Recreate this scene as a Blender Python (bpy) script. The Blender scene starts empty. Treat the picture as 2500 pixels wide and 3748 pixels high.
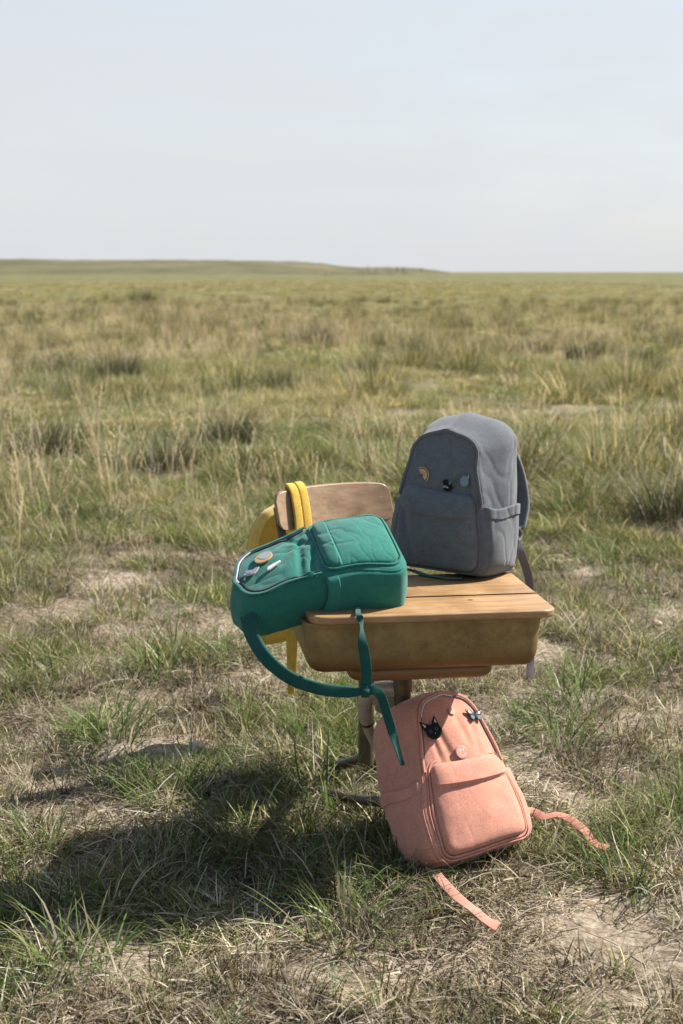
import bpy, bmesh, math, random
import numpy as np
from mathutils import Vector, Matrix, noise
from mathutils.bvhtree import BVHTree

C = bpy.context.scene.collection
SC = bpy.context.scene
rnd = random.Random(7)
R = math.radians

# ------------------------------------------------------------------ camera, sky, sun, exposure
CAM_H = 1.52
PITCH = math.atan(879 / 5206)
cam = bpy.data.cameras.new('camera'); cam_o = bpy.data.objects.new('camera', cam); C.objects.link(cam_o)
cam.sensor_fit = 'VERTICAL'; cam.sensor_height = 36; cam.sensor_width = 24; cam.lens = 50
cam.clip_start = .05; cam.clip_end = 9000
cam_o.location = (0, 0, CAM_H); cam_o.rotation_euler = (R(90) - PITCH, 0, 0)
cam.dof.use_dof = True; cam.dof.focus_distance = 3.55; cam.dof.aperture_fstop = 5.0
SC.camera = cam_o

SUN_EL, SUN_AZ = 44.5, 24.0        # azimuth measured from +X (photo right) towards +Y (away)
ts = Vector((math.cos(R(SUN_EL)) * math.cos(R(SUN_AZ)), math.cos(R(SUN_EL)) * math.sin(R(SUN_AZ)), math.sin(R(SUN_EL))))
sl = bpy.data.lights.new('sun', 'SUN'); sun = bpy.data.objects.new('sun', sl); C.objects.link(sun)
sl.energy = 5.0; sl.angle = R(.55); sl.color = (1.0, .95, .88)
sun.rotation_euler = ts.to_track_quat('Z', 'Y').to_euler(); sun.location = ts * 50

W = bpy.data.worlds.new('World'); SC.world = W; W.use_nodes = True
wt = W.node_tree; wt.nodes.clear()
def wn(t, **k):
    n = wt.nodes.new(t)
    for a, b in k.items(): setattr(n, a, b)
    return n
sky = wn('ShaderNodeTexSky', sky_type='NISHITA', sun_disc=False)
sky.sun_elevation = R(SUN_EL); sky.sun_rotation = R(90 - SUN_AZ); sky.air_density = 1.0; sky.dust_density = 1.6; sky.ozone_density = 1.5
tc = wn('ShaderNodeTexCoord'); mp = wn('ShaderNodeMapping'); mp.inputs['Scale'].default_value = (1.6, 1.6, 7.0)
mp.inputs['Location'].default_value = (.7, .3, .0)
n1 = wn('ShaderNodeTexNoise'); n1.inputs['Scale'].default_value = 2.3; n1.inputs['Detail'].default_value = 7; n1.inputs['Roughness'].default_value = .55; n1.inputs['Distortion'].default_value = .4
rp = wn('ShaderNodeMapRange'); rp.inputs['From Min'].default_value = .40; rp.inputs['From Max'].default_value = .58
rp.inputs['To Min'].default_value = .83; rp.inputs['To Max'].default_value = .97
mx = wn('ShaderNodeMix', data_type='RGBA')
mx.inputs['B'].default_value = (3.50, 3.62, 3.76, 1)
bg = wn('ShaderNodeBackground'); bg.inputs['Strength'].default_value = .089
wo = wn('ShaderNodeOutputWorld')
L = wt.links.new
L(tc.outputs['Generated'], mp.inputs['Vector']); L(mp.outputs[0], n1.inputs['Vector']); L(n1.outputs['Fac'], rp.inputs['Value'])
# the thin veil of cloud is seen edge-on and thick near the horizon, and opens to blue overhead
sp_ = wn('ShaderNodeSeparateXYZ'); L(tc.outputs['Generated'], sp_.inputs[0])
vr = wn('ShaderNodeMapRange', interpolation_type='SMOOTHSTEP'); vr.inputs['From Min'].default_value = .05; vr.inputs['From Max'].default_value = .60; vr.inputs['To Min'].default_value = 1.0; vr.inputs['To Max'].default_value = .06
L(sp_.outputs[2], vr.inputs['Value']); vm = wn('ShaderNodeMath', operation='MULTIPLY'); L(vr.outputs[0], vm.inputs[0]); L(rp.outputs[0], vm.inputs[1])
L(vm.outputs[0], mx.inputs['Factor']); L(sky.outputs[0], mx.inputs['A']); L(mx.outputs['Result'], bg.inputs['Color']); L(bg.outputs[0], wo.inputs[0])

SC.view_settings.view_transform = 'Standard'; SC.view_settings.look = 'None'
SC.view_settings.exposure = 1.25; SC.view_settings.gamma = 1
SC.view_settings.use_curve_mapping = False
SC.cycles.max_bounces = 6; SC.cycles.diffuse_bounces = 3; SC.cycles.transmission_bounces = 4; SC.cycles.transparent_max_bounces = 6

# ------------------------------------------------------------------ rays through the photograph's view (2500 x 3748)
FPX = 5206.0
def ray(u, v):
    x = (u - 1250) / FPX; y = -(v - 1874) / FPX
    return Vector((x, math.cos(PITCH) + y * math.sin(PITCH), -math.sin(PITCH) + y * math.cos(PITCH)))
O = Vector((0, 0, CAM_H))
def on_z(u, v, z=0.0):
    r = ray(u, v); return O + r * ((z - CAM_H) / r.z)
def on_y(u, v, Y):
    r = ray(u, v); return O + r * (Y / r.y)

# ------------------------------------------------------------------ numpy value noise
def _h(ix, iy, s):
    h = (ix.astype(np.int64) * 374761393 + iy.astype(np.int64) * 668265263 + s * 974634777) & 0x7fffffff
    h = ((h ^ (h >> 13)) * 1274126177) & 0x7fffffff
    return ((h ^ (h >> 16)) & 0xffffff) / float(0xffffff)
def vnoise(x, y, s=0):
    ix = np.floor(x); iy = np.floor(y); fx = x - ix; fy = y - iy
    fx = fx * fx * (3 - 2 * fx); fy = fy * fy * (3 - 2 * fy)
    a = _h(ix, iy, s); b = _h(ix + 1, iy, s); c = _h(ix, iy + 1, s); d = _h(ix + 1, iy + 1, s)
    return (a * (1 - fx) + b * fx) * (1 - fy) + (c * (1 - fx) + d * fx) * fy
def fbm(x, y, s=0, o=4):
    t = 0; a = .5; n = 0
    for k in range(o):
        t = t + a * vnoise(x * 2 ** k + 17.3 * k, y * 2 ** k - 9.1 * k, s + k); n += a; a *= .5
    return t / n
def gh(x, y):
    x = np.asarray(x, float); y = np.asarray(y, float)
    d = np.sqrt(x * x + y * y)
    near = np.clip((d - 5) / 8, 0, 1)
    small = (fbm(x * 3.2, y * 3.2, 3, 4) - .5) * .08 + (fbm(x * 14, y * 14, 9, 3) - .5) * .04
    mid = (fbm(x * .35, y * .35, 21, 3) - .5) * .35 * near
    far = (fbm(x * .02, y * .02, 31, 3) - .5) * 1.2 * np.clip((d - 40) / 120, 0, 1)
    under = np.exp(-(((x - .2) / .7) ** 2 + ((y - 3.8) / .8) ** 2))
    return small * (1 - .5 * under) + mid + far - .02 * np.clip((d - 100) / 100, 0, 1)

# ------------------------------------------------------------------ material helpers
def mat(name, col=(.5, .5, .5), rough=.8, spec=.3, metal=0.0):
    m = bpy.data.materials.new(name); m.use_nodes = True
    b = m.node_tree.nodes['Principled BSDF']
    b.inputs['Base Color'].default_value = (*col, 1); b.inputs['Roughness'].default_value = rough
    b.inputs['Specular IOR Level'].default_value = spec; b.inputs['Metallic'].default_value = metal
    return m
class NT:
    def __init__(s, m): s.t = m.node_tree; s.b = s.t.nodes['Principled BSDF']
    def n(s, t, **k):
        x = s.t.nodes.new(t)
        for a, v in k.items():
            if a.startswith('i_'): x.inputs[a[2:].replace('_', ' ')].default_value = v
            else: setattr(x, a, v)
        return x
    def l(s, a, b): s.t.links.new(a, b)
    def ramp(s, fac, stops):
        r = s.n('ShaderNodeValToRGB'); e = r.color_ramp.elements
        while len(e) < len(stops): e.new(.5)
        for k, (p, c) in enumerate(stops): e[k].position = p; e[k].color = (*c, 1)
        s.l(fac, r.inputs[0]); return r.outputs[0]
    def noise(s, vec, scale, detail=4, rough=.55):
        x = s.n('ShaderNodeTexNoise'); x.inputs['Scale'].default_value = scale; x.inputs['Detail'].default_value = detail
        x.inputs['Roughness'].default_value = rough; s.l(vec, x.inputs['Vector']); return x.outputs['Fac']
    def mix(s, fac, a, b, mode='MIX'):
        x = s.n('ShaderNodeMix', data_type='RGBA', blend_type=mode)
        for k, v in (('Factor', fac), ('A', a), ('B', b)):
            i = x.inputs[k]
            if hasattr(v, 'is_linked'): s.l(v, i)
            elif k == 'Factor': i.default_value = v
            else: i.default_value = (*v, 1)
        return x.outputs['Result']
    def bump(s, h, strength, dist, prev=None):
        x = s.n('ShaderNodeBump'); x.inputs['Strength'].default_value = strength; x.inputs['Distance'].default_value = dist
        s.l(h, x.inputs['Height'])
        if prev is not None: s.l(prev, x.inputs['Normal'])
        s.l(x.outputs[0], s.b.inputs['Normal']); return x.outputs[0]
    def coord(s, which='Object', scale=(1, 1, 1), rot=(0, 0, 0)):
        c = s.n('ShaderNodeTexCoord'); m = s.n('ShaderNodeMapping'); m.inputs['Scale'].default_value = scale
        m.inputs['Rotation'].default_value = rot; s.l(c.outputs[which], m.inputs['Vector']); return m.outputs[0]

def fabric(name, col, dark=.82, light=1.12, sheen=.16):
    m = mat(name, col, .92, .12); t = NT(m); v = t.coord()
    a = t.noise(v, 260, 2, .6); b = t.noise(v, 34, 5, .6)
    c1 = t.ramp(a, [(.3, tuple(k * dark for k in col)), (.7, tuple(min(1, k * light) for k in col))])
    c2 = t.ramp(b, [(.3, (.84, .84, .85)), (.7, (1.06, 1.06, 1.05))])
    t.l(t.mix(1.0, c1, c2, 'MULTIPLY'), t.b.inputs['Base Color'])
    t.b.inputs['Sheen Weight'].default_value = sheen; t.b.inputs['Sheen Roughness'].default_value = .5
    n0 = t.bump(b, .12, .004); t.bump(a, .2, .001, n0)
    return m
M = {}
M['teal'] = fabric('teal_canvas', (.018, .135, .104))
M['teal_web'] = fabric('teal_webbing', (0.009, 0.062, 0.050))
M['pink'] = fabric('coral_pink_canvas', (.485, .222, .155))
M['grey'] = fabric('grey_canvas', (.102, .112, .119))
M['grey_web'] = fabric('grey_webbing', (0.129, 0.120, 0.125))
M['yellow'] = fabric('yellow_canvas', (.50, .33, .055))
M['zip_dark'] = mat('dark_zip', (0.030, 0.026, 0.034), .5, .4)
M['zip_plum'] = mat('plum_zip', (0.112, 0.052, 0.069), .5, .4)
M['zip_white'] = mat('white_zip', (0.533, 0.482, 0.533), .45, .5)
M['zip_grey'] = mat('grey_zip', (0.052, 0.052, 0.056), .6, .3)
M['metal'] = mat('bright_metal', (0.533, 0.516, 0.490), .3, .5, 1.0)
M['black'] = mat('black_enamel', (0.010, 0.010, 0.011), .65, .12)
M['cream'] = mat('cream_enamel', (0.533, 0.473, 0.361), .3, .5)
M['slate'] = mat('slate_enamel', (0.086, 0.129, 0.146), .65, .12)
M['pale_blue'] = mat('pale_blue_enamel', (0.138, 0.202, 0.224), .65, .12)
M['white'] = mat('white_enamel', (0.619, 0.593, 0.585), .5, .3)
M['orange'] = mat('orange_enamel', (0.533, 0.206, 0.069), .35, .5)
M['gold'] = mat('gold_enamel', (.40, .27, .10), .35, .5)
M['olive'] = mat('olive_enamel', (0.052, 0.073, 0.030), .35, .5)
M['mauve'] = mat('mauve_enamel', (0.284, 0.163, 0.206), .35, .5)
M['rose'] = mat('rose_enamel', (0.516, 0.206, 0.129), .35, .5)
M['silver'] = mat('silver_grey_enamel', (0.284, 0.301, 0.318), .65, .12)

def wood(name, c1, c2, c3, sc=(1.2, 16, 16)):
    m = mat(name, c2, .42, .45); t = NT(m); v = t.coord(scale=sc)
    a = t.noise(v, 5.5, 8, .65); b = t.noise(t.coord(), 7, 4); c = t.noise(t.coord(scale=(1, 30, 30)), 26, 3)
    base = t.ramp(a, [(.30, c1), (.48, c2), (.68, c3)])
    base = t.mix(1.0, base, t.ramp(b, [(.3, (.74, .70, .66)), (.68, (1.08, 1.06, 1.02))]), 'MULTIPLY')
    base = t.mix(1.0, base, t.ramp(c, [(.35, (.86, .84, .82)), (.6, (1.04, 1.04, 1.04))]), 'MULTIPLY')
    # fine scratches and dings
    s = t.noise(t.coord(scale=(14, 70, 14), rot=(0, 0, .25)), 6, 2)
    base = t.mix(t.ramp(s, [(.70, (0, 0, 0)), (.76, (.45, .45, .45))]), base, (.70, .58, .42))
    t.l(base, t.b.inputs['Base Color'])
    t.l(t.ramp(b, [(.3, (.32,) * 3), (.7, (.62,) * 3)]), t.b.inputs['Roughness'])
    t.bump(a, .22, .0015)
    return m
M['wood'] = wood('varnished_oak', (0.206, 0.112, 0.043), (0.292, 0.172, 0.076), (0.361, 0.237, 0.120))
M['plywood'] = wood('worn_plywood', (0.163, 0.099, 0.047), (0.249, 0.159, 0.083), (0.310, 0.211, 0.120), (1.5, 9, 9))
def patina():
    m = mat('brown_painted_steel', (.17, .11, .04), .45, .5, .25); t = NT(m); v = t.coord()
    a = t.noise(t.coord(scale=(1, 1, 1.2)), 11, 12, .80); b = t.noise(v, 3.2, 4); c = t.noise(v, 120, 3, .7)
    base = t.ramp(a, [(.30, (.05, .034, .014)), (.42, (.135, .092, .031)), (.56, (.21, .145, .052)), (.72, (.33, .24, .10))])
    base = t.mix(t.ramp(b, [(.42, (0, 0, 0)), (.62, (.4, .4, .4))]), base, (.13, .10, .042))
    # rust brown along the lower edge of the box
    sx = t.n('ShaderNodeSeparateXYZ'); t.l(v, sx.inputs[0])
    ad = t.n('ShaderNodeMath', operation='ADD'); mu = t.n('ShaderNodeMath', operation='MULTIPLY'); mu.inputs[1].default_value = .05
    t.l(a, mu.inputs[0]); t.l(mu.outputs[0], ad.inputs[0]); t.l(sx.outputs[2], ad.inputs[1])
    rr = t.ramp(ad.outputs[0], [(.590, (1, 1, 1)), (.628, (0, 0, 0))])
    base = t.mix(rr, base, (.15, .078, .026))
    base = t.mix(t.ramp(c, [(.62, (0, 0, 0)), (.72, (.7, .7, .7))]), base, (.04, .03, .02))
    t.l(base, t.b.inputs['Base Color'])
    t.l(t.ramp(a, [(.3, (.34,) * 3), (.7, (.58,) * 3)]), t.b.inputs['Roughness'])
    t.bump(a, .2, .002); return m
M['patina'] = patina()
def enamel(name, c, worn, rough=.3):
    m = mat(name, c, rough, .5, .1); t = NT(m); v = t.coord(); a = t.noise(v, 22, 7, .7)
    t.l(t.ramp(a, [(.36, worn), (.47, c)]), t.b.inputs['Base Color']); t.bump(a, .15, .001); return m
M['tube'] = enamel('beige_enamelled_tube', (.33, .29, .215), (.22, .18, .12))
M['iron'] = enamel('dark_bronze_iron', (.06, .048, .03), (.13, .075, .03), .38)
M['stone'] = enamel('tan_stone', (.42, .33, .23), (.30, .22, .15), .9)

# ------------------------------------------------------------------ object helpers
def tag(o, label=None, cat=None, group=None, kind=None):
    if label: o['label'] = label
    if cat: o['category'] = cat
    if group: o['group'] = group
    if kind: o['kind'] = kind
    return o
def obj(name, verts, faces, m, parent=None, smooth=True, world=False, sharp=None):
    me = bpy.data.meshes.new(name)
    vs = [Vector(v) for v in verts]
    if world and parent is not None:
        root = parent
        Mi = WM[root.name].inverted(); vs = [Mi @ v for v in vs]
    me.from_pydata([tuple(v) for v in vs], [], faces); me.update()
    if smooth:
        me.polygons.foreach_set('use_smooth', [True] * len(me.polygons))
        if sharp: me.set_sharp_from_angle(angle=R(sharp))
    for k in (m if isinstance(m, (list, tuple)) else [m]): me.materials.append(k)
    o = bpy.data.objects.new(name, me); C.objects.link(o)
    if parent is not None:
        o.parent = parent
        WM[o.name] = WM[parent.name]
    else: WM[o.name] = Matrix()
    return o
WM = {}
def thing(name, label, cat, mtx=Matrix(), group=None):
    o = bpy.data.objects.new(name, None); C.objects.link(o); o.empty_display_size = .1
    o.matrix_world = mtx; WM[o.name] = mtx.copy()
    return tag(o, label, cat, group)
def catmull(P, n):
    P = [Vector(p) for p in P]; Q = [P[0] * 2 - P[1]] + P + [P[-1] * 2 - P[-2]]
    seg = len(P) - 1; out = []
    for k in range(n + 1):
        t = k / n * seg; i = min(int(t), seg - 1); t -= i
        a, b, c, d = Q[i:i + 4]
        out.append(.5 * ((2 * b) + (c - a) * t + (2 * a - 5 * b + 4 * c - d) * t * t + (3 * b - a - 3 * c + d) * t ** 3))
    return out
def lerp_list(vals, n):
    out = []
    for k in range(n + 1):
        t = k / n * (len(vals) - 1); i = min(int(t), len(vals) - 2); t -= i
        a, b = vals[i], vals[i + 1]; t = t * t * (3 - 2 * t)
        out.append(a * (1 - t) + b * t)
    return out
def rrect_section(a, b, r, n=3):
    """rounded rectangle of width 2a and thickness 2b"""
    r = min(r, a * .999, b * .999); out = []
    for cx, cy, s in ((a - r, b - r, 0), (-a + r, b - r, 90), (-a + r, -b + r, 180), (a - r, -b + r, 270)):
        for k in range(n + 1):
            t = R(s + 90 * k / n); out.append((cx + r * math.cos(t), cy + r * math.sin(t)))
    return out
def sweep(path, sec, side=None, widths=None, closed=False, thick=None):
    """path: points, side: list of width directions (or None), sec: 2-D section; returns verts, faces"""
    n = len(path); V = []; F = []; m = len(sec)
    prev = None
    for i, p in enumerate(path):
        a = path[(i - 1) % n] if closed or i else path[0]
        b = path[(i + 1) % n] if closed or i < n - 1 else path[-1]
        tdir = (b - a).normalized()
        if side is not None: s = Vector(side[i] if isinstance(side, list) else side)
        elif prev is None: s = tdir.orthogonal()
        else: s = prev
        s = (s - tdir * s.dot(tdir)).normalized(); prev = s
        u = s.cross(tdir)
        w = widths[i] if widths else 1.0; th = thick[i] if thick else 1.0
        for x, y in sec: V.append(p + s * (x * w) + u * (y * th))
    for i in range(n if closed else n - 1):
        j = (i + 1) % n
        for k in range(m):
            l = (k + 1) % m; F.append((i * m + k, i * m + l, j * m + l, j * m + k))
    if not closed:
        F.append(tuple(reversed(range(m)))); F.append(tuple((n - 1) * m + k for k in range(m)))
    return V, F
def circ(r, n=10): return [(r * math.cos(2 * math.pi * k / n), r * math.sin(2 * math.pi * k / n)) for k in range(n)]
def tube(name, pts, r, m, parent, n=24, seg=12, world=True, radii=None):
    path = catmull(pts, n); w = lerp_list(radii, n) if radii else None
    V, F = sweep(path, circ(r, seg), widths=w, thick=w)
    return obj(name, V, F, m, parent, world=world, sharp=50)
def ribbon(name, pts, w, th, m, parent, side=None, n=36, widths=None, world=True, r=None):
    path = catmull(pts, n)
    sd = None
    if side is not None:
        if isinstance(side, list):
            xs = [lerp_list([Vector(s)[k] for s in side], n) for k in range(3)]
            sd = [Vector((xs[0][k], xs[1][k], xs[2][k])) for k in range(n + 1)]
        else: sd = side
    ww = lerp_list(widths, n) if widths else None
    V, F = sweep(path, rrect_section(w / 2, th / 2, r or th * .45), sd, ww)
    return obj(name, V, F, m, parent, world=world, sharp=60)
def bevel_box(sx, sy, sz, c=(0, 0, 0), b=.004, seg=2):
    bm = bmesh.new(); bmesh.ops.create_cube(bm, size=1)
    for v in bm.verts: v.co = Vector((v.co.x * sx + c[0], v.co.y * sy + c[1], v.co.z * sz + c[2]))
    bmesh.ops.bevel(bm, geom=list(bm.edges), offset=b, segments=seg, affect='EDGES')
    V = [v.co.copy() for v in bm.verts]; F = [tuple(v.index for v in f.verts) for f in bm.faces]; bm.free(); return V, F

# ------------------------------------------------------------------ ground
rings = [0.0] + list(np.geomspace(.6, 5000, 300)); nr = len(rings)
nearN = 560
ang = np.linspace(0, 2 * np.pi, nearN, endpoint=False)
# denser in front of the camera
ang = ang - .78 * np.sin(ang - np.pi / 2) * 0
half = np.concatenate([np.linspace(-R(48), R(48), 420), np.linspace(R(48), 2 * np.pi - R(48), 90)[1:-1]])
th = np.pi / 2 + half; na = len(th)
RR, TT = np.meshgrid(np.array(rings[1:]), th, indexing='ij')
X = RR * np.cos(TT); Y = RR * np.sin(TT); Z = gh(X, Y)
gv = np.stack([X, Y, Z], -1).reshape(-1, 3)
gv = np.vstack([gv, [[0, 0, float(gh(0, 0))]]])
idx = np.arange((nr - 1) * na).reshape(nr - 1, na)
a = idx[:-1]; b = idx[1:]
F4 = np.stack([a, b, np.roll(b, -1, 1), np.roll(a, -1, 1)], -1).reshape(-1, 4).tolist()
F3 = [(len(gv) - 1, int(idx[0, k]), int(idx[0, (k + 1) % na])) for k in range(na)]
gm = mat('dry_soil_and_thatch', (.4, .32, .22), .95, .1); t = NT(gm); v = t.coord()
n_a = t.noise(v, 2.2, 6, .6); n_b = t.noise(v, 38, 6, .7); n_c = t.noise(t.coord(scale=(1, .35, 1)), .35, 6, .62); n_d = t.noise(v, .05, 5, .6)
soil = t.ramp(n_b, [(.32, (0.081, 0.065, 0.046)), (.43, (0.209, 0.171, 0.128)), (.58, (0.342, 0.290, 0.228)), (.78, (0.427, 0.370, 0.304))])
soil = t.mix(1.0, soil, t.ramp(n_a, [(.3, (.72, .70, .66)), (.7, (1.06, 1.02, .98))]), 'MULTIPLY')
turf = t.ramp(n_c, [(.30, (0.088, 0.088, 0.040)), (.45, (0.119, 0.113, 0.055)), (.58, (0.150, 0.134, 0.070)), (.74, (0.194, 0.163, 0.097))])
turf = t.mix(1.0, turf, t.ramp(t.noise(v, 1.6, 5, .7), [(.3, (.62, .64, .58)), (.7, (1.15, 1.12, 1.05))]), 'MULTIPLY')
turf = t.mix(1.0, turf, t.ramp(n_d, [(.35, (.80, .92, .76)), (.65, (1.1, 1.02, 1.0))]), 'MULTIPLY')
sx = t.n('ShaderNodeVectorMath', operation='LENGTH'); t.l(v, sx.inputs[0])
mr = t.n('ShaderNodeMapRange'); mr.inputs['From Min'].default_value = 9; mr.inputs['From Max'].default_value = 22; t.l(sx.outputs['Value'], mr.inputs['Value'])
t.l(t.mix(mr.outputs[0], soil, turf), t.b.inputs['Base Color'])
b0 = t.bump(n_b, .9, .012); t.bump(t.noise(v, 1.1, 6, .7), .5, .12, b0)
g = obj('ground', gv.tolist(), F4 + F3, gm); g['kind'] = 'structure'

# low ridges on the skyline
def ridge(name, prof, dist, deep, mt, seed):
    xs = []; hs = []
    us = np.linspace(prof[0][0], prof[-1][0], 160)
    hh = np.interp(us, [p[0] for p in prof], [p[1] for p in prof])
    V = []; F = []; NR = 14
    for i, (u, hpx) in enumerate(zip(us, hh)):
        x = (u - 1250) / (FPX / math.cos(PITCH)) * dist
        H = hpx / (FPX / math.cos(PITCH)) * dist + 1.52 * (hpx > 0)
        for k in range(NR):
            q = k / (NR - 1); prof_k = math.sin(math.pi * q) ** 1.3
            zz_ = (float(fbm(np.array([i * .9]), np.array([seed * 3.1]), seed + 9, 3)) - .5) * 1.2
            wob = float(vnoise(np.array([i * .13 + k * .5]), np.array([k * .4 + seed]), seed)) - .5
            V.append((x * (1 + (q - .5) * deep / dist * .6), dist + (q - .5) * deep + wob * 20, -1.5 + (H + 1.5) * prof_k * (1 + .035 * wob) + zz_ * prof_k * (hpx > 4)))
    for i in range(len(us) - 1):
        for k in range(NR - 1): F.append((i * NR + k, (i + 1) * NR + k, (i + 1) * NR + k + 1, i * NR + k + 1))
    o = obj(name, V, F, mt); o['kind'] = 'structure'; return o
hm = mat('prairie_ridge', (.12, .13, .06), .95, .05); t = NT(hm); v = t.coord()
t.l(t.ramp(t.noise(v, .016, 6, .65), [(.32, (.07, .07, .038)), (.5, (.10, .094, .052)), (.7, (.14, .122, .07))]), t.b.inputs['Base Color'])
ridge('hills', [(-2600, 40), (-900, 50), (0, 47), (350, 42), (600, 44), (900, 41), (1080, 37), (1180, 31), (1240, 22), (1330, 15), (1450, 6), (1600, 0)], 1100, 500, hm, 3)
ridge('hills', [(1150, 0), (1260, 12), (1360, 18), (1450, 17), (1540, 13), (1590, 6), (1640, 0)], 820, 260, hm, 5)

# ------------------------------------------------------------------ backpacks
def outline(w, wt, h, rb, rt, n, crown=.012):
    """front view of a pack: flat bottom, sides leaning in, rounded top. starts at bottom centre"""
    P = []
    def arc(cx, cz, rx, rz, a0, a1, k):
        for i in range(k + 1):
            t = R(a0 + (a1 - a0) * i / k); P.append((cx + rx * math.cos(t), cz + rz * math.sin(t)))
    P.append((0, 0)); arc(w / 2 - rb, rb, rb, rb, -90, 0, 12)
    arc(wt / 2 - rt[0], h - rt[1] - crown, rt[0], rt[1], 0, 82, 24)
    for x, z in reversed([p for p in P[1:]]): P.append((-x, z))
    # crown point on the top
    k = len(P) // 2 + 1; P.insert(len(P) // 2 + 1, (0, h))
    Q = P + [P[0]]
    d = [0]
    for i in range(len(Q) - 1): d.append(d[-1] + math.hypot(Q[i + 1][0] - Q[i][0], Q[i + 1][1] - Q[i][1]))
    T = np.linspace(0, d[-1], n, endpoint=False)
    pts = np.stack([np.interp(T, d, [q[0] for q in Q]), np.interp(T, d, [q[1] for q in Q])], -1)
    for _ in range(3): pts = (np.roll(pts, 1, 0) + 2 * pts + np.roll(pts, -1, 0)) / 4
    tg = np.roll(pts, -1, 0) - np.roll(pts, 1, 0); tg /= np.linalg.norm(tg, axis=1)[:, None]
    nrm = np.stack([tg[:, 1], -tg[:, 0]], -1)
    return pts, nrm
def ns(p, f, seed=0): return noise.noise(Vector((p[0] * f + seed * 7.1, p[1] * f + seed * 3.3, p[2] * f - seed * 5.7)))
def ss(a, b, x):
    t = max(0, min(1, (x - a) / (b - a))); return t * t * (3 - 2 * t)

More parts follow.
